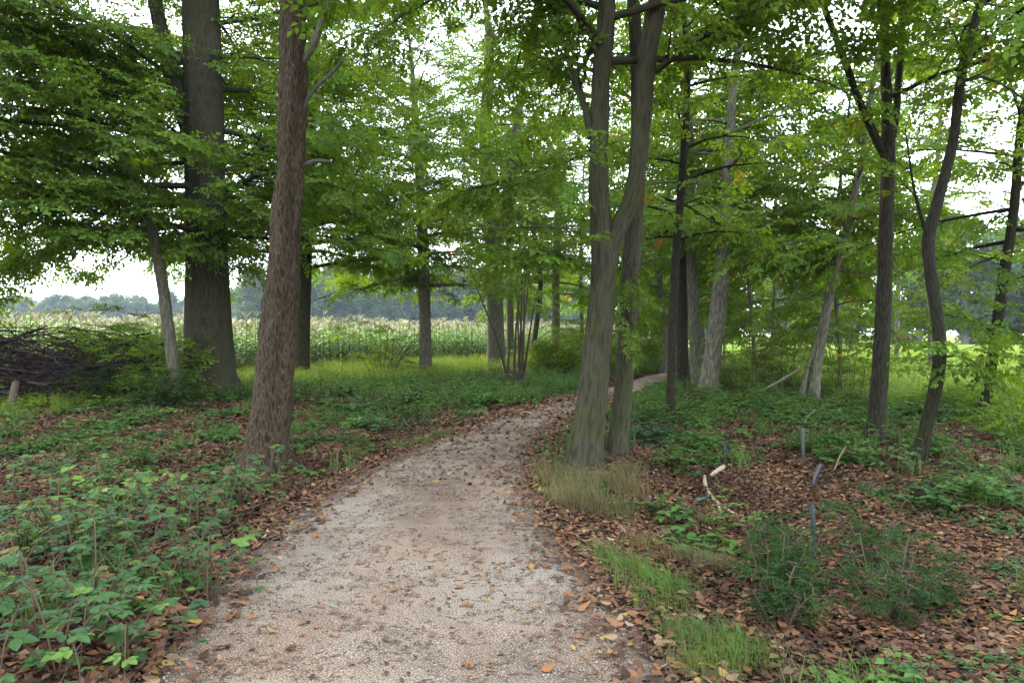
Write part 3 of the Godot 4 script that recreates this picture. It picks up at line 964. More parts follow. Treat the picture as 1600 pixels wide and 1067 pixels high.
func build_undergrowth() -> void:
	var herb := [herb_mesh(1, 16, 0.22, 0.24, 0.075, 0.05), herb_mesh(2, 20, 0.24, 0.36, 0.06, 0.035), herb_mesh(3, 12, 0.18, 0.13, 0.06, 0.05)]
	var grass := grass_mesh(4, 30, 0.26, 0.12, 0.004)
	rng.seed = 55
	var hx := [[], [], []]
	var hc := [[], [], []]
	var gx := []
	var gc := []
	var tries := 0
	while tries < 52000:
		tries += 1
		var z := -2.2 - 43.0 * pow(rng.randf(), 1.25)
		var x := rnd(-1.0, 1.0) * (-z * 0.8 + 1.0)
		var o := off_path(x, z)
		if o < 0.08 or in_maize(x, z): continue
		var g := green_cover(x, z, o)
		if rng.randf() > g * clampf(o * 1.5, 0.15, 1.0): continue
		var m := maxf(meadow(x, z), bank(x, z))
		var far := clampf(-z / 14.0, 1.0, 2.0)
		var at := Vector3(x, height(x, z), z)
		var tint := Color(0.07, 0.14, 0.035).lerp(Color(0.23, 0.34, 0.045), clampf(m + n1.get_noise_2d(x * 15.0, z * 15.0) * 0.5, 0.0, 1.0))  # yellower plants on the bank; their extra brightness stands in for daylight there
		if (m > 0.3 and rng.randf() < 0.35) or rng.randf() < 0.18:
			gx.append(Transform3D(Basis(Vector3.UP, rnd(0, TAU)).scaled(Vector3.ONE * rnd(0.8, 1.6) * far), at))
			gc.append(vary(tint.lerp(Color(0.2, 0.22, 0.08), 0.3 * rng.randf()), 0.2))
		else:
			var k: int = [0, 1, 2, 2][rng.randi() % 4] if m < 0.3 else [0, 1][rng.randi() % 2]
			hx[k].append(Transform3D(Basis(Vector3.UP, rnd(0, TAU)).scaled(Vector3.ONE * rnd(0.6, 1.25) * (0.8 + 0.2 * far) * (0.6 if z > -5.2 else 1.0) * (1.0 + 1.2 * maxf(0.0, n1.get_noise_2d(x * 11.0 + 40.0, z * 11.0)))), at))
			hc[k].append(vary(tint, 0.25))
	print("herbs ", hx[0].size() + hx[1].size() + hx[2].size(), " grass ", gx.size())
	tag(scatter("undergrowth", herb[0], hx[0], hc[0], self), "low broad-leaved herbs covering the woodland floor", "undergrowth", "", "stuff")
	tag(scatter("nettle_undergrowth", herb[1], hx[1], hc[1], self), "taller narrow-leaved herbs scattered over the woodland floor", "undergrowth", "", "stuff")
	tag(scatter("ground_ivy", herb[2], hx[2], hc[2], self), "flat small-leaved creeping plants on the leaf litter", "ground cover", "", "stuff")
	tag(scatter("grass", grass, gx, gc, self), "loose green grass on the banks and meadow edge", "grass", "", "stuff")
	# meadow turf farther out
	var mx := []
	var mc := []
	for i in 9000:
		var z := -14.0 - 60.0 * pow(rng.randf(), 1.3)
		var x := rnd(6.5, 8.0 - z * 0.85)
		if meadow(x, z) < 0.4: continue
		mx.append(Transform3D(Basis(Vector3.UP, rnd(0, TAU)).scaled(Vector3(2.6, 1.3, 2.6) * rnd(0.8, 1.3)), Vector3(x, height(x, z) if z > -30 else 0.0, z)))
		mc.append(vary(Color(0.19, 0.28, 0.05), 0.2))
	tag(scatter("meadow_grass", grass, mx, mc, self), "bright green grass of the meadow beyond the trees", "grass", "", "stuff")
	# tufts of path-edge grass and dry grass, each a thing
	var tuft := grass_mesh(6, 130, 0.3, 0.26, 0.0028)
	var dry := grass_mesh(7, 150, 0.42, 0.28, 0.0026)
	for t in [[960, 880, 0.9], [985, 905, 1.0], [1010, 925, 1.1], [1040, 945, 1.0], [1065, 930, 0.8], [1085, 1000, 0.9], [1120, 1020, 1.0], [1150, 1035, 1.0], [1180, 1040, 0.9], [935, 868, 0.7], [1110, 1055, 0.9], [855, 775, 0.6], [620, 700, 0.9], [655, 692, 0.9], [690, 682, 0.9], [560, 712, 0.8]]:
		var p := G(t[0], t[1])
		var o := thing("grass_tuft", p, "tuft of soft green grass at the edge of the gravel path", "grass tuft", "green tufts along the path")
		o.rotation.y = rnd(0, TAU)
		o.scale = Vector3.ONE * t[2] * 0.7
		var c := vary(Color(0.1, 0.168, 0.04), 0.2)
		scatter("blades", tuft, [Transform3D(Basis(), Vector3.ZERO), Transform3D(Basis(Vector3.UP, 2.0).scaled(Vector3.ONE * 0.85), Vector3(0.12, 0, 0.1))], [c, vary(c, 0.2)], o)
	for t in [[860, 760, 0.8], [880, 745, 0.9], [900, 775, 1.0], [930, 765, 1.0], [960, 770, 1.0], [985, 775, 0.9], [915, 800, 1.0], [950, 810, 1.0], [880, 790, 0.8], [985, 745, 0.8], [1000, 860, 0.6], [1060, 880, 0.6], [1110, 890, 0.6], [850, 740, 0.7]]:
		var p := G(t[0], t[1])
		var o := thing("dry_grass_tuft", p, "tuft of withered straw-coloured grass round the multi-stemmed beech's foot", "grass tuft", "dry tufts at the beech's foot")
		o.rotation.y = rnd(0, TAU)
		o.scale = Vector3.ONE * t[2] * 0.85
		var c := vary(Color(0.185, 0.145, 0.075), 0.25)
		scatter("blades", dry, [Transform3D(Basis(), Vector3.ZERO), Transform3D(Basis(Vector3.UP, 2.0).scaled(Vector3.ONE * 0.85), Vector3(0.1, 0, -0.1))], [c, Color(0.11, 0.13, 0.045)], o)
	brambles()
	shrubs()

func trifoliate(sd: int, ll: float) -> ArrayMesh:
	rng.seed = sd
	var mb := MB.new()
	mb.tube([Vector3.ZERO, Vector3(ll * 0.45, 0.005, 0)], [0.0016, 0.0012], 3, Color(0.9, 0.7, 0.8))
	for k in 3:
		var a: float = [0.0, 1.15, -1.15][k]
		var d := Vector3(cos(a), rnd(-0.2, 0.05), sin(a)).normalized()
		var nr := Vector3(rnd(-0.2, 0.2), 1, rnd(-0.2, 0.2))
		nr = (nr - d * nr.dot(d)).normalized()
		var b := rnd(0.85, 1.15)
		mb.broad(Vector3(ll * (0.45 if k == 0 else 0.36), 0.004, 0), d, nr, ll * (1.0 if k == 0 else 0.82), ll * (0.68 if k == 0 else 0.58), Color(b, b, b))
	return mb.mesh(null)

func bramble_mats() -> Array:
	var out := []
	for c in [Color(0.042, 0.088, 0.024), Color(0.052, 0.105, 0.027), Color(0.08, 0.15, 0.03), Color(0.036, 0.075, 0.026), Color(0.14, 0.21, 0.032), Color(0.13, 0.085, 0.03), Color(0.1, 0.17, 0.03)]:
		var m := leafy(0.55, Color(0.5, 0.55, 0.3), 0.28)
		m.albedo_color = c.linear_to_srgb()
		out.append(m)
	return out

func brambles() -> void:
	var mats := bramble_mats()
	var leaf := [trifoliate(1, 0.068), trifoliate(2, 0.062), trifoliate(3, 0.075)]
	rng.seed = 91
	# near brambles: every leaf a part
	var spots := [[60, 1010, 0.5, 24, 0], [150, 960, 0.5, 24, 0], [190, 880, 0.5, 26, 0], [260, 850, 0.45, 26, 0], [300, 900, 0.4, 22, 0], [330, 940, 0.3, 14, 0], [90, 860, 0.5, 24, 1], [160, 800, 0.5, 26, 2], [230, 790, 0.45, 26, 2], [20, 930, 0.5, 22, 0], [380, 790, 0.4, 22, 0], [420, 770, 0.35, 18, 0], [20, 790, 0.6, 24, 1], [90, 1060, 0.4, 18, 0], [200, 1045, 0.3, 16, 0], [120, 910, 0.5, 26, 0], [230, 920, 0.4, 24, 0], [50, 960, 0.5, 26, 0], [150, 1010, 0.4, 22, 0], [280, 810, 0.45, 24, 2], [310, 850, 0.4, 24, 0], [110, 780, 0.5, 24, 2], [350, 820, 0.35, 20, 0], [30, 860, 0.5, 24, 1], [190, 835, 0.45, 24, 2]]
	for s in spots:
		var p := G(s[0], s[1])
		var o := thing("bramble", p, "bramble with rounded three-part leaves " + ["spilling onto the gravel path", "growing among fallen leaves off the path", "with yellow-green leaves off the path"][s[4]], "bramble", ["brambles spilling onto the path", "brambles among fallen leaves", "yellow-green brambles"][s[4]])
		var reach: float = s[2]
		var canes := 5
		var per := int(ceil(float(s[3]) * 2.1 / canes))
		for k in canes:
			var a := TAU * k / canes + rnd(-0.5, 0.5)
			var d := Vector3(cos(a), 0, sin(a))
			var top := rnd(0.22, 0.55)
			var pts := []
			for i in 7:
				var t := i / 6.0
				pts.append(d * reach * t * rnd(0.95, 1.05) + Vector3(0, -0.03 + top * 4.0 * t * (1.0 - t) * (1.0 - 0.25 * t) + 0.1 * t, 0))
			var mb := MB.new()
			mb.tube(pts, [0.005, 0.005, 0.004, 0.004, 0.003, 0.003, 0.002], 4, Color(0.1, 0.07, 0.045))
			var cane := part("cane", mb.mesh(M.twig), o)
			for i in per:
				var t := clampf((i + rng.randf()) / per, 0.08, 0.98) * 6.0
				var q: Vector3 = pts[int(t)].lerp(pts[mini(int(t) + 1, 6)], t - int(t))
				var la := a + (1.0 if i % 2 else -1.0) * rnd(0.5, 1.6)
				var ld := Vector3(cos(la), rnd(-0.1, 0.35), sin(la)).normalized()
				var up := Vector3(rnd(-0.35, 0.35), 1, rnd(-0.2, 0.5))
				up = (up - ld * up.dot(ld)).normalized()
				var l := part("leaf", leaf[rng.randi() % 3], o)
				l.transform = Transform3D(Basis(ld, up, ld.cross(up)).scaled(Vector3.ONE * rnd(0.45, 1.25)), q)
				var mi: int = [0, 0, 1, 3][rng.randi() % 4] if s[4] == 0 else ([0, 1, 2, 3][rng.randi() % 4] if s[4] == 1 else [1, 2, 2, 4][rng.randi() % 4])
				l.material_override = mats[mi if rng.randf() > 0.14 else (5 if rng.randf() < 0.35 else 6)]
	# brambles farther off: the leaves as one foliage part each
	var clump := MB.new()
	for i in 26:
		var a := rnd(0, TAU)
		var r := 0.32 * sqrt(rng.randf())
		var p := Vector3(cos(a) * r, rnd(0.06, 0.34) * (1.1 - r / 0.4), sin(a) * r)
		for k in 3:
			var la: float = a + [0.0, 1.2, -1.2][k] + rnd(-0.2, 0.2)
			var d := Vector3(cos(la), rnd(-0.3, 0.2), sin(la)).normalized()
			var nr := Vector3(rnd(-0.4, 0.4), 1, rnd(-0.4, 0.4))
			nr = (nr - d * nr.dot(d)).normalized()
			var b := rnd(0.7, 1.3)
			clump.broad(p, d, nr, rnd(0.055, 0.08), rnd(0.04, 0.052), Color(b, b, b))
	var cm := clump.mesh(M.bramble)
	var cane_mb := MB.new()
	for k in 4:
		var a := k * 1.7
		var d := Vector3(cos(a), 0, sin(a))
		cane_mb.tube([Vector3(0, -0.03, 0), d * 0.18 + Vector3.UP * 0.26, d * 0.4 + Vector3.UP * 0.28, d * 0.62 + Vector3.UP * 0.1], [0.005, 0.004, 0.003, 0.002], 3, Color(0.11, 0.08, 0.05))
	var cane_m := cane_mb.mesh(M.twig)
	var sets := [
		["dark bramble in the leaf litter below the crooked tree", "dark brambles by the crooked tree", Color(0.055, 0.11, 0.028), [[1480, 770, 0.7], [1540, 780, 0.8], [1590, 770, 0.8], [1520, 745, 0.8], [1410, 780, 0.55], [1580, 830, 0.6], [1490, 805, 0.5], [1375, 850, 0.35], [1595, 900, 0.45], [1590, 1055, 0.4], [1530, 1066, 0.4], [1450, 1070, 0.35], [1400, 1072, 0.35], [1300, 800, 0.38], [1335, 800, 0.35], [1450, 790, 0.5], [1360, 770, 0.4]]],
		["bramble on the bank at the massive beech's foot", "brambles below the massive beech", Color(0.055, 0.11, 0.028), [[100, 690, 0.75], [180, 670, 0.90], [230, 660, 0.90], [240, 690, 0.75], [60, 740, 0.75], [30, 710, 0.75], [150, 720, 0.68], [200, 640, 0.98], [120, 630, 0.98], [300, 640, 0.75], [340, 650, 0.68], [260, 720, 0.60], [320, 760, 0.60], [350, 740, 0.60], [460, 700, 0.75], [500, 690, 0.75], [480, 670, 0.75], [540, 690, 0.68]]],
		["bramble on the verge between the path and the maize", "brambles on the maize verge", Color(0.055, 0.11, 0.028), [[520, 640, 1.2], [560, 650, 1.2], [600, 640, 1.2], [640, 630, 1.2], [700, 615, 1.3], [740, 610, 1.3], [850, 600, 1.4], [880, 595, 1.4], [590, 670, 0.9], [660, 660, 0.9], [480, 630, 1.2], [720, 640, 0.9]]],
		["holly-dark low bush beside the multi-stemmed beech", "dark bushes by the multi-stemmed beech", Color(0.03, 0.08, 0.03), [[1010, 690, 1.1], [1030, 680, 1.0], [1000, 660, 1.0], [1020, 655, 0.9]]]]
	for st in sets:
		for s in st[3]:
			var p := G(s[0], s[1])
			var o := thing("bramble_bush", p, st[0], "bramble", st[1])
			o.rotation.y = rnd(0, TAU)
			o.scale = Vector3.ONE * s[2]
			part("cane", cane_m, o)
			var xf := []
			var cols := []
			for i in 5:
				var a := i * 1.3 + rnd(0, 0.5)
				var r := 0.0 if i == 0 else rnd(0.2, 0.42)
				xf.append(Transform3D(Basis(Vector3.UP, rnd(0, TAU)).scaled(Vector3.ONE * rnd(0.8, 1.2)), Vector3(cos(a) * r, -0.03, sin(a) * r)))
				cols.append(vary(st[2], 0.25))
			scatter("foliage", cm, xf, cols, o)

# a shrub of thin upright stems with leaf sprays
func shrub(called: String, at: Vector3, label: String, group: String, o: Dictionary) -> void:
	rng.seed = int(absf(at.x * 977.0 + at.z * 131.0)) + 7
	var t := thing(called, at, label, o.get("category", "shrub"), group)
	var xf := []
	var cols := []
	for k in int(o.stems):
		var a := rnd(0, TAU)
		var lean: float = rnd(0.1, o.lean)
		var h: float = o.tall * rnd(0.55, 1.1)
		var q := Vector3(cos(a), 0, sin(a)) * rnd(0.0, o.foot)
		q.y = -0.06
		var d := Vector3(cos(a) * lean, 1, sin(a) * lean).normalized()
		var pts := [q]
		var n := 6
		for i in n:
			d = (d + Vector3(rnd(-0.12, 0.12), 0, rnd(-0.12, 0.12)) + Vector3(d.x, 0, d.z) * o.get("arch", 0.1)).normalized()
			q += d * h / n
			pts.append(q)
		var rad := []
		for i in n + 1: rad.append(lerpf(o.thick, 0.003, float(i) / n))
		var mb := MB.new()
		mb.tube(pts, rad, 5, o.get("wood", Color(0.11, 0.085, 0.06)))
		for i in range(2, n + 1):
			if rng.randf() < o.leafy:
				for s in 2:
					var aa := rnd(0, TAU)
					var sd := Vector3(cos(aa), rnd(-0.1, 0.4), sin(aa)).normalized()
					var l := h * rnd(0.06, 0.16)
					mb.tube([pts[i], pts[i] + sd * l], [0.004, 0.002], 3, o.get("wood", Color(0.11, 0.085, 0.06)))
					for m in 2:
						add_spray(xf, cols, pts[i] + sd * l * (0.3 + 0.6 * m) + at, sd.rotated(Vector3.UP, rnd(-1, 1)), o.leaf)
			elif rng.randf() < 0.7:
				var aa := rnd(0, TAU)
				var sd := Vector3(cos(aa), rnd(0.3, 1.0), sin(aa)).normalized()
				mb.tube([pts[i], pts[i] + sd * h * 0.12], [0.004, 0.002], 3, o.get("wood", Color(0.11, 0.085, 0.06)))
		part("stem", mb.mesh(M.twig), t)
	if xf: scatter("foliage", sprays[o.leaf.get("mesh", "b")], xf, cols, t, at)

func shrubs() -> void:
	var bright := {"size": 0.8, "tint": Color(0.17, 0.29, 0.04), "mesh": "c", "clear": 2.0}
	var dark := {"size": 0.5, "tint": Color(0.05, 0.1, 0.03), "mesh": "b", "clear": 2.0}
	shrub("bare_shrub", G(600, 592), "nearly leafless shrub of many thin arching stems on the verge", "", {"stems": 26, "tall": 2.6, "lean": 0.8, "foot": 0.3, "thick": 0.014, "leafy": 0.1, "leaf": bright})
	shrub("coppiced_hazel", G(806, 608), "coppice stool of dark upright stems with cut stubs at its foot", "", {"stems": 9, "tall": 6.0, "lean": 0.26, "foot": 0.4, "thick": 0.045, "leafy": 0.2, "leaf": bright, "wood": Color(0.05, 0.038, 0.03)})
	shrub("coppiced_hazel_stubs", G(800, 611), "ring of short cut stems round the coppice stool", "", {"stems": 34, "tall": 0.9, "lean": 0.25, "foot": 0.55, "thick": 0.022, "leafy": 0.0, "leaf": bright, "wood": Color(0.06, 0.045, 0.036)})
	for s in [[226, 626, 2.2], [200, 624, 2.2], [246, 630, 1.6], [165, 619, 2.2]]:
		shrub("leafy_shrub", G(s[0], s[1]), "bright green leafy shrub growing out of the brush heap", "shrubs in the brush heap", {"stems": 12, "tall": s[2], "lean": 0.6, "foot": 0.3, "thick": 0.014, "leafy": 0.8, "leaf": bright.merged({"size": 0.65}, true)})
	for s in [[100, 625, 1.2], [220, 628, 1.2], [250, 640, 1.0], [170, 630, 1.2]]:
		shrub("dark_shrub", G(s[0], s[1]), "dark small-leaved shrub in front of the brush heap", "dark shrubs by the brush heap", {"stems": 10, "tall": s[2], "lean": 0.7, "foot": 0.3, "thick": 0.01, "leafy": 0.8, "leaf": dark.merged({"size": 0.55}, true)})
	for s in [[1205, 955, 0.5, 0], [1195, 905, 0.4, 0], [1222, 885, 0.42, 0], [1240, 925, 0.4, 0], [1225, 985, 0.35, 0], [1385, 980, 0.55, 1], [1375, 890, 0.55, 1], [1420, 950, 0.4, 1]]:
		shrub("privet_seedling", G(s[0], s[1]), ["small dark privet-like seedling beside the bent plastic tube", "small dark seedling alone in the brown leaf litter"][s[3]], ["seedlings beside the bent tube", "seedlings in the leaf litter"][s[3]], {"stems": 8, "tall": s[2] * 1.1, "lean": 0.45, "foot": 0.05, "thick": 0.004, "leafy": 0.6, "leaf": dark.merged({"size": 0.2}, true)})
	for s in [[1490, 648, 0.7], [1565, 660, 0.8], [1597, 645, 1.1], [1420, 645, 0.6], [1598, 690, 0.8]]:
		shrub("meadow_edge_shrub", G(s[0], s[1]), "bright leafy shrub at the meadow edge beside the thin leaning beech", "shrubs at the meadow edge", {"stems": 12, "tall": s[2], "lean": 0.6, "foot": 0.3, "thick": 0.008, "leafy": 0.6, "leaf": bright.merged({"size": 0.4}, true)})
	for s in [[1180, 620, 2.2], [1220, 618, 2.6], [1320, 622, 2.4], [1150, 612, 2.0], [1300, 610, 3.2], [1345, 615, 2.4], [1240, 600, 3.4]]:
		shrub("understorey_shrub", G(s[0], s[1]), "understorey shrub with pale green leaves round the slanting tree", "understorey by the slanting tree", {"stems": 8, "tall": s[2], "lean": 0.5, "foot": 0.4, "thick": 0.014, "leafy": 0.5, "leaf": {"size": 0.75, "tint": Color(0.17, 0.27, 0.045), "mesh": "b", "autumn": 0.02}})
	for s in [[880, 590, 1.6], [910, 585, 2.2], [845, 590, 1.4], [940, 590, 2.0], [985, 575, 3.5], [1020, 578, 3.0], [1040, 572, 3.5]]:
		shrub("verge_shrub", G(s[0], s[1]), "leafy shrub on the verge where the path bends out of sight", "shrubs at the path's bend", {"stems": 12, "tall": s[2], "lean": 0.6, "foot": 0.4, "thick": 0.012, "leafy": 0.6, "leaf": {"size": 0.85, "tint": Color(0.17, 0.27, 0.04), "mesh": "c"}})


# ------------------------------------------------------------------ things on the floor
func stick(called: String, pts: Array, label: String, category: String, col: Color, group := "", mat = null) -> void:
	# points [column, row, width in pixels, height above the ground]
	var p := []
	var r := []
	var base := G(pts[0][0], pts[0][1])
	for q in pts:
		var g := G(q[0], q[1])
		if q.size() > 3: g = P(q[0], q[1], -base.z)
		r.append(maxf(0.003, q[2] * 0.5 * -g.z / F))
		p.append(g + Vector3(0, 0.0 if q.size() > 3 else r[r.size() - 1] * 0.8, 0) - base)
	var sm := smooth_line(p, r, 4)
	var mb := MB.new()
	mb.tube(sm[0], sm[1], 8, col, 0.1, 0.003, n2)
	tag(part(called, mb.mesh(mat if mat else M.twig), self), label, category, group)
	get_child(get_child_count() - 1).position = base

func tube_stake(pts: Array, label: String, col: Color, cut: bool) -> void:
	var base := G(pts[0][0], pts[0][1])
	var o := thing("plastic_tube", base, label, "tube")
	var p := []
	var r := []
	for q in pts:
		p.append(P(q[0], q[1], -base.z + (q[3] if q.size() > 3 else 0.0)) - base)
		r.append(q[2] * 0.5 * -base.z / F)
	p.insert(0, Vector3(0, -0.08, 0))
	r.insert(0, r[0])
	var sm := smooth_line(p, r, 5)
	var n: int = sm[0].size()
	var outer := MB.new()
	outer.tube(sm[0], sm[1], 12, col)
	part("tube", outer.mesh(M.plastic), o)
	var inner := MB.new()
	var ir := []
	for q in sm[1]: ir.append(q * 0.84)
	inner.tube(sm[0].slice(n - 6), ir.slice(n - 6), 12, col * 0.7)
	part("lining", inner.mesh(M.plastic), o)
	var rim := MB.new()
	var top: Vector3 = sm[0][n - 1]
	var t: Vector3 = (top - sm[0][n - 2]).normalized()
	var u := t.cross(Vector3(0, 0, 1)).normalized()
	var w := t.cross(u)
	for k in 12:
		var a := TAU * k / 12.0
		var b := TAU * (k + 1) / 12.0
		var d0 := u * cos(a) + w * sin(a)
		var d1 := u * cos(b) + w * sin(b)
		var ro: float = sm[1][n - 1]
		rim.tri(top + d0 * ro, top + d1 * ro, top + d1 * ro * 0.84, col)
		rim.tri(top + d0 * ro, top + d1 * ro * 0.84, top + d0 * ro * 0.84, col)
	part("rim", rim.mesh(M.plastic), o)

func build_objects() -> void:
	rng.seed = 21
	tube_stake([[1270, 888, 7.5], [1272, 850, 7.5], [1271, 815, 8], [1267, 788, 8]], "upright grey plastic tube, slightly bent, standing in the brown litter", Color(0.055, 0.06, 0.066), true)
	tube_stake([[1272, 762, 6], [1275, 745, 6.5], [1284, 725, 6.5]], "short dark plastic tube tilted over, beyond the upright grey one", Color(0.04, 0.044, 0.053), true)
	tube_stake([[1256, 716, 5], [1255, 690, 5.5], [1254, 668, 5.5]], "pale grey plastic tube with a dry twig in its top", Color(0.07, 0.076, 0.082), true)
	tube_stake([[1132, 728, 5], [1133, 705, 5.5], [1134, 688, 5.5]], "blackish plastic tube beside the pale curved fallen branch", Color(0.03, 0.032, 0.045), true)
	stick("dry_twig", [[1254, 668, 3, 0.1], [1262, 652, 2, 0.1], [1275, 640, 1.2, 0.1]], "dry twig sticking out of the pale grey plastic tube", "twig", Color(0.2, 0.17, 0.13))
	stick("fallen_branch", [[1101, 746, 5.5], [1104, 765, 6], [1122, 788, 5.5], [1150, 806, 5], [1182, 823, 4], [1195, 832, 2.5]], "pale barkless curved branch lying in the hollow", "branch", Color(0.36, 0.28, 0.18))
	stick("fallen_branch", [[1110, 748, 7], [1120, 740, 8], [1131, 733, 8]], "short pale piece of branch at the curved branch's end", "branch", Color(0.38, 0.31, 0.21))
	stick("fallen_branch", [[1130, 812, 4], [1126, 800, 4], [1122, 790, 5]], "pale offshoot stub pointing out from the curved branch", "branch", Color(0.34, 0.27, 0.17))
	stick("fallen_branch", [[1250, 838, 5], [1280, 834, 5], [1307, 827, 4]], "tan stick crossing behind the upright grey tube", "stick", Color(0.34, 0.25, 0.15))
	stick("fallen_branch", [[1210, 851, 6], [1255, 855, 6], [1292, 866, 5]], "long tan stick lying at the upright grey tube's foot", "stick", Color(0.3, 0.21, 0.12))
	stick("fallen_branch", [[1000, 870, 6], [1080, 858, 7], [1150, 850, 6], [1190, 838, 5]], "dark reddish branch lying across the bottom of the hollow", "branch", Color(0.13, 0.085, 0.06))
	stick("fallen_branch", [[1303, 738, 3, 0.1], [1312, 715, 2.5, 0.1], [1322, 698, 1.5, 0.1]], "thin pale twig propped up in the litter near the dark forked tree", "stick", Color(0.2, 0.15, 0.1))
	stick("fallen_branch", [[1335, 835, 6], [1355, 826, 6], [1372, 816, 5]], "short greyish stick among the dark brambles", "stick", Color(0.26, 0.2, 0.14))
	stick("fallen_branch", [[1360, 700, 4], [1390, 712, 4], [1425, 722, 3]], "thin bare twig lying between the forked tree and the crooked tree", "stick", Color(0.25, 0.2, 0.15))
	stick("fallen_branch", [[1500, 1010, 9], [1540, 1025, 8], [1570, 1045, 7]], "thick brown branch half buried in dead leaves", "branch", Color(0.22, 0.16, 0.1))
	stick("fallen_branch", [[1560, 985, 9], [1585, 965, 8], [1620, 950, 7]], "dark curved branch emerging from the bramble", "branch", Color(0.12, 0.09, 0.06))
	stick("fallen_branch", [[1080, 790, 5], [1095, 783, 6], [1110, 778, 6]], "short blackened branch piece in the hollow", "branch", Color(0.05, 0.05, 0.06))
	stick("fallen_branch", [[150, 735, 4], [230, 725, 4], [300, 742, 4], [330, 750, 3]], "long thin branch lying in the litter past the yellow-green bramble", "branch", Color(0.2, 0.13, 0.09))
	stick("fallen_branch", [[60, 715, 4], [120, 720, 4], [190, 712, 3]], "thin reddish twig lying below the brush heap", "branch", Color(0.22, 0.13, 0.1))
	stick("fallen_branch", [[1165, 625, 3, 0.1], [1210, 600, 4, 0.1], [1262, 570, 4, 0.1]], "dead bough leaning against the slanting tree", "branch", Color(0.24, 0.2, 0.14))
	stick("cut_stump", [[18, 640, 12, 0.1], [20, 615, 11, 0.1], [24, 596, 10, 0.1]], "small broken upright stump in front of the brush heap", "stump", Color(0.13, 0.1, 0.075))
	stick("log", [[550, 662, 9], [570, 660, 10], [600, 661, 8]], "small pale cut log on the verge", "log", Color(0.4, 0.34, 0.24))
	# the heap of cut brush
	var heap_at := G(85, 632)
	var heap := thing("brush_heap", heap_at, "long heap of purplish cut branches below the maize", "brush heap")
	var woods := []
	for c in [Color(0.045, 0.03, 0.034), Color(0.06, 0.04, 0.042), Color(0.085, 0.058, 0.054), Color(0.034, 0.026, 0.031)]:
		var m := std(0.9, 0.2)
		m.albedo_color = c.linear_to_srgb()
		woods.append(m)
	var shapes := []
	for k in 5:
		var mb := MB.new()
		var pts := []
		var rad := []
		var q := Vector3(-0.9, 0, 0)
		for i in 7:
			pts.append(q)
			rad.append(lerpf(0.022, 0.006, i / 6.0))
			q += Vector3(0.3, rnd(-0.09, 0.09), rnd(-0.09, 0.09))
		mb.tube(pts, rad, 5)
		for j in 5:
			var s: Vector3 = pts[1 + j]
			var d := Vector3(rnd(0.3, 0.8), rnd(-0.6, 0.6), rnd(-0.7, 0.7)).normalized()
			mb.tube([s, s + d * 0.25, s + d * 0.5 + Vector3(0.08, 0.03, 0)], [0.009, 0.006, 0.003], 3)
		shapes.append(mb.mesh(null))
	for i in 300:
		var t := rng.randf()
		var across := rnd(-1.0, 1.0)
		var x := lerpf(-4.5, 2.9, t)
		var top := 1.6 * (1.0 - absf(across) ** 2.0) * clampf((1.0 - t) * 4.0, 0.35, 1.0)
		var o := part("cut_branch", shapes[i % 5], heap)
		var tw := rnd(-1.2, 1.2) + (PI if rng.randf() < 0.5 else 0.0)
		var y := top * (rng.randf() if i % 3 else 1.0) + 0.03
		o.transform = Transform3D(Basis.from_euler(Vector3(rnd(0, TAU), tw, rnd(-0.55, 0.55))).scaled(Vector3.ONE * rnd(0.7, 1.2)), Vector3(x, y, across * 0.9 - 0.6))
		o.material_override = woods[rng.randi() % 4]
	var core := MB.new()
	for i in 4000:
		var t := rng.randf()
		var across := rnd(-1.0, 1.0)
		var top := 1.5 * (1.0 - across * across) * clampf((1.0 - t) * 4.0, 0.35, 1.0)
		var q := Vector3(lerpf(-4.6, 2.9, t), top * rng.randf(), across * 0.85 - 0.6)
		var d := Vector3(rnd(-1, 1), rnd(-0.35, 0.35), rnd(-0.7, 0.7)).normalized() * rnd(0.3, 0.8)
		core.tube([q - d * 0.5, q + Vector3(0, rnd(-0.04, 0.04), 0), q + d * 0.5], [0.014, 0.011, 0.005], 3, Color(0.05, 0.036, 0.038) * rnd(0.6, 1.6))
	part("twigs", core.mesh(M.twig), heap).set_meta("kind", "stuff")
	# stones on the path
	var st := pebble(5, 0.5)
	for s in [[455, 795, 0.05], [262, 944, 0.06], [735, 745, 0.025], [700, 955, 0.018]]:
		var o := part("stone", st, self)
		o.position = G(s[0], s[1]) + Vector3(0, s[2] * 0.25, 0)
		o.scale = Vector3(1, 0.6, 0.8) * s[2]
		tag(o, "pale stone lying " + ("under the bramble's edge" if s[0] == 262 else "on the gravel path"), "stone", "" if s[0] == 262 else "pale stones on the path")

func pebble(sd: int, r: float) -> ArrayMesh:
	rng.seed = sd
	var s := SphereMesh.new()
	s.radial_segments = 7
	s.rings = 3
	s.radius = r
	s.height = r * 2.0
	var a := s.get_mesh_arrays()
	var v: PackedVector3Array = a[Mesh.ARRAY_VERTEX]
	for i in v.size(): v[i] *= 1.0 + 0.4 * n1.get_noise_3dv(v[i] / r * 9.0)
	a[Mesh.ARRAY_VERTEX] = v
	var c := PackedColorArray()
	c.resize(v.size())
	c.fill(Color(0.5, 0.44, 0.38) if sd == 5 else Color.WHITE)
	a[Mesh.ARRAY_COLOR] = c
	var m := ArrayMesh.new()
	m.add_surface_from_arrays(Mesh.PRIMITIVE_TRIANGLES, a)
	m.surface_set_material(0, M.stone)
	return m

func dead_leaf(sd: int) -> ArrayMesh:
	rng.seed = sd
	var mb := MB.new()
	mb.broad(Vector3(-0.04, 0.004, 0), Vector3(1, 0, 0), Vector3.UP, 0.08, 0.05, Color.WHITE, rnd(-0.3, 0.3), rnd(-0.35, 0.1))
	return mb.mesh(M.litter)

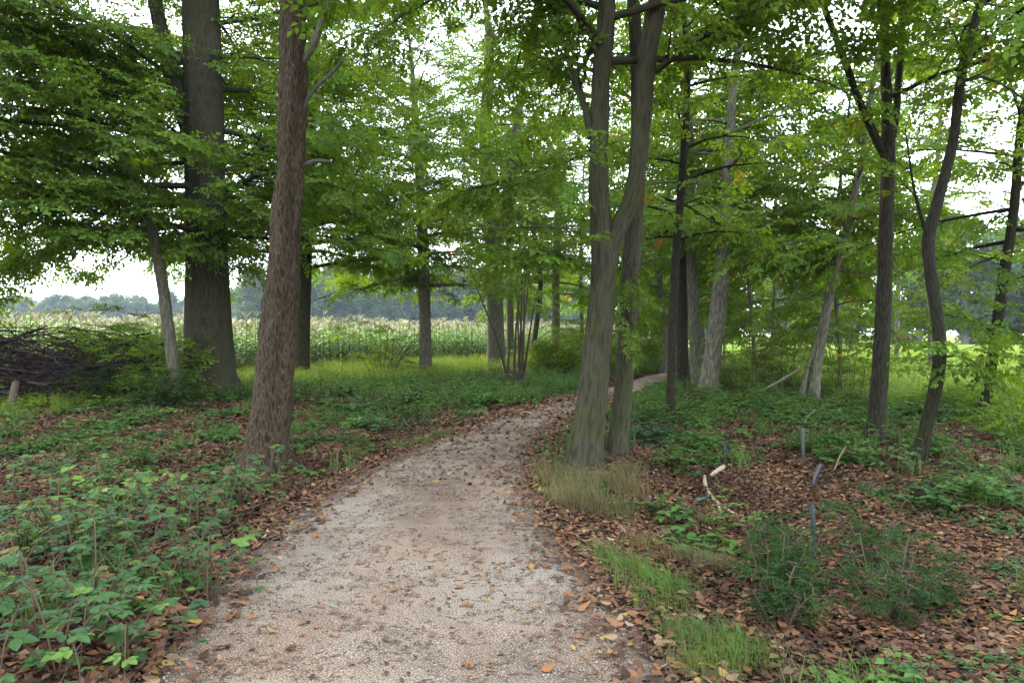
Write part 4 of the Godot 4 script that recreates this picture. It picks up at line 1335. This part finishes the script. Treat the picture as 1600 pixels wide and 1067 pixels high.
func leaf_color() -> Color:
	var q := rng.randf()
	if q < 0.42: return vary(Color(0.115, 0.062, 0.036), 0.35)
	if q < 0.66: return vary(Color(0.18, 0.085, 0.038), 0.3)
	if q < 0.88: return vary(Color(0.065, 0.037, 0.025), 0.35)
	if q < 0.97: return vary(Color(0.23, 0.15, 0.09), 0.25)
	return vary(Color(0.27, 0.18, 0.05), 0.25)

func leaf_patch(sd: int) -> ArrayMesh:
	rng.seed = sd * 17
	var mb := MB.new()
	for i in 60:
		var a := rnd(0, TAU)
		var d := Vector3(cos(a), rnd(-0.35, 0.35), sin(a)).normalized()
		var nr := Vector3(rnd(-0.45, 0.45), 1, rnd(-0.45, 0.45))
		nr = (nr - d * nr.dot(d)).normalized()
		var r := 0.3 * sqrt(rng.randf())
		var b := rnd(0, TAU)
		var k := rnd(0.4, 1.2)
		mb.leaf(Vector3(cos(b) * r, rnd(0.004, 0.03), sin(b) * r) - d * 0.035, d, nr, 0.064 * k, 0.04 * k, leaf_color(), rnd(-0.3, 0.3), rnd(-0.3, 0.15))
	return mb.mesh(M.litter)

func build_litter() -> void:
	var kinds := [dead_leaf(1), dead_leaf(2), dead_leaf(3)]
	var patches := [leaf_patch(1), leaf_patch(2), leaf_patch(3)]
	rng.seed = 8
	var xf := [[], [], []]
	var cols := [[], [], []]
	var sx := []
	var sc := []
	for i in 10000:
		var z := -1.8 - 24.0 * pow(rng.randf(), 1.55)
		var x := rnd(-1.0, 1.0) * (-z * 0.8 + 0.8)
		var o := off_path(x, z)
		if o < 0.16 or rng.randf() < 0.8 * maxf(meadow(x, z), bank(x, z)): continue
		var k := rng.randi() % 3
		var s := rnd(0.85, 1.1) * clampf(-z / 10.0, 1.0, 1.8)
		var slope := Vector3(height(x - 0.15, z) - height(x + 0.15, z), 0.3, height(x, z - 0.15) - height(x, z + 0.15)).normalized()
		var bs := Basis(Quaternion(Vector3.UP, slope)) * Basis(Vector3.UP, rnd(0, TAU))
		xf[k].append(Transform3D(bs.scaled(Vector3.ONE * s), Vector3(x, height(x, z) + 0.004, z)))
		var t := rnd(0.55, 1.15) * (0.95 + 0.9 * n1.get_noise_2d(x * 10.0 - 33.0, z * 10.0))
		cols[k].append(Color(t, t * rnd(0.93, 1.07), t))
	for i in 30000:
		var z := -1.8 - 16.0 * pow(rng.randf(), 1.6)
		var e := path_edges(z)
		var x := rnd(e.x - 0.25, e.y + 0.25)
		var o := off_path(x, z)
		var keep := clampf(0.13 + 0.9 * exp(o * 6.5) + 0.16 * n1.get_noise_2d(x * 14.0, z * 14.0), 0.0, 1.0)
		if z < -7.0: keep = minf(1.0, keep * 1.05)
		if rng.randf() > keep: continue
		var s := rnd(0.35, 1.05) * clampf(-z / 9.0, 1.0, 1.6) * (0.5 if o < -0.35 and z > -7.0 else 1.0)
		sx.append(Transform3D(Basis.from_euler(Vector3(rnd(-0.4, 0.4), rnd(0, TAU), rnd(-0.4, 0.4))).scaled(Vector3.ONE * s), Vector3(x, height(x, z) + rnd(0.022, 0.034), z)))
		sc.append(leaf_color())
	print("litter patches ", xf[0].size() * 3, " singles ", sx.size())
	for k in 3:
		tag(scatter(["fallen_leaves", "brown_leaves", "curled_leaves"][k], patches[k], xf[k], cols[k], self), ["brown beech leaves carpeting the woodland floor", "flat dead leaves lying over the soil and verge", "curled dead leaves scattered over the soil"][k], "leaf litter", "", "stuff")
	tag(scatter("path_leaves", kinds[0], sx, sc, self), "dead leaves gathered along the gravel path's edges", "leaf litter", "", "stuff")
	# single leaves on the gravel, each a thing
	var tones := [["orange-brown fallen leaf on the gravel path", "orange-brown leaves on the path", Color(0.24, 0.1, 0.036)], ["yellow fallen leaf on the gravel path", "yellow leaves on the path", Color(0.24, 0.165, 0.05)], ["dull brown fallen leaf on the gravel path", "dull brown leaves on the path", Color(0.17, 0.09, 0.05)]]
	var mats := []
	for t in tones:
		var m := leafy(0.7, Color(0.2, 0.18, 0.12), 0.3)
		m.albedo_color = (t[2] as Color).linear_to_srgb()
		mats.append(m)
	for i in 200:
		var z := -2.4 - 4.6 * pow(rng.randf(), 1.3)
		var e := path_edges(z)
		var x := lerpf(e.x, e.y, rnd(0.04, 0.96))
		if rng.randf() < 0.4: x = lerpf(e.x, e.y, (rng.randf() ** 3.0) if rng.randf() < 0.5 else 1.0 - rng.randf() ** 3.0)
		var k: int = [0, 0, 0, 1, 2, 2, 2, 0, 2, 2, 0][rng.randi() % 11]
		var o := part(["orange_leaf", "yellow_leaf", "brown_leaf"][k], kinds[rng.randi() % 3], self)
		o.material_override = mats[k]
		o.transform = Transform3D(Basis.from_euler(Vector3(rnd(-0.3, 0.3), rnd(0, TAU), rnd(-0.3, 0.3))).scaled(Vector3.ONE * rnd(0.4, 0.9)), Vector3(x, height(x, z) + 0.032, z))
		tag(o, tones[k][0], "leaf", tones[k][1])
	# grit and twig bits on the gravel
	var px := []
	var pc := []
	var tx := []
	var tc := []
	for i in 40000:
		var z := -2.0 - 14.0 * pow(rng.randf(), 1.9)
		var e := path_edges(z)
		var x := lerpf(e.x - 0.1, e.y + 0.1, rng.randf())
		var y := height(x, z) + 0.018
		if i % 4:
			var s := rnd(0.003, 0.0085)
			px.append(Transform3D(Basis(Vector3.UP, rnd(0, TAU)).scaled(Vector3(s, s * 0.6, s * rnd(0.6, 1.0))), Vector3(x, y, z)))
			pc.append(vary([Color(0.26, 0.21, 0.16), Color(0.3, 0.25, 0.195), Color(0.18, 0.13, 0.095), Color(0.25, 0.2, 0.15), Color(0.12, 0.09, 0.07)][rng.randi() % 5], 0.2))
		else:
			if n1.get_noise_2d(x * 20.0, z * 20.0) < rnd(-0.45, 0.05): continue
			tx.append(Transform3D(Basis(Vector3.UP, rnd(0, TAU)).scaled(Vector3.ONE * rnd(0.4, 1.1)), Vector3(x, y + 0.004, z)))
			tc.append(vary(Color(0.16, 0.1, 0.066), 0.35))
	tag(scatter("gravel", pebble(6, 1.0), px, pc, self), "fine beige grit strewn over the path", "gravel", "", "stuff")
	var tb := MB.new()
	tb.tube([Vector3(-0.03, 0, 0), Vector3(0, 0.002, 0.004), Vector3(0.03, 0, 0)], [0.0015, 0.002, 0.001], 3)
	tb.leaf(Vector3(0.0, 0.002, 0), Vector3(0.7, 0, 0.7), Vector3.UP, 0.022, 0.014, Color(1.3, 1.1, 1))
	tag(scatter("twig_debris", tb.mesh(M.litter), tx, tc, self), "tiny twigs and leaf crumbs scattered on the gravel", "debris", "", "stuff")
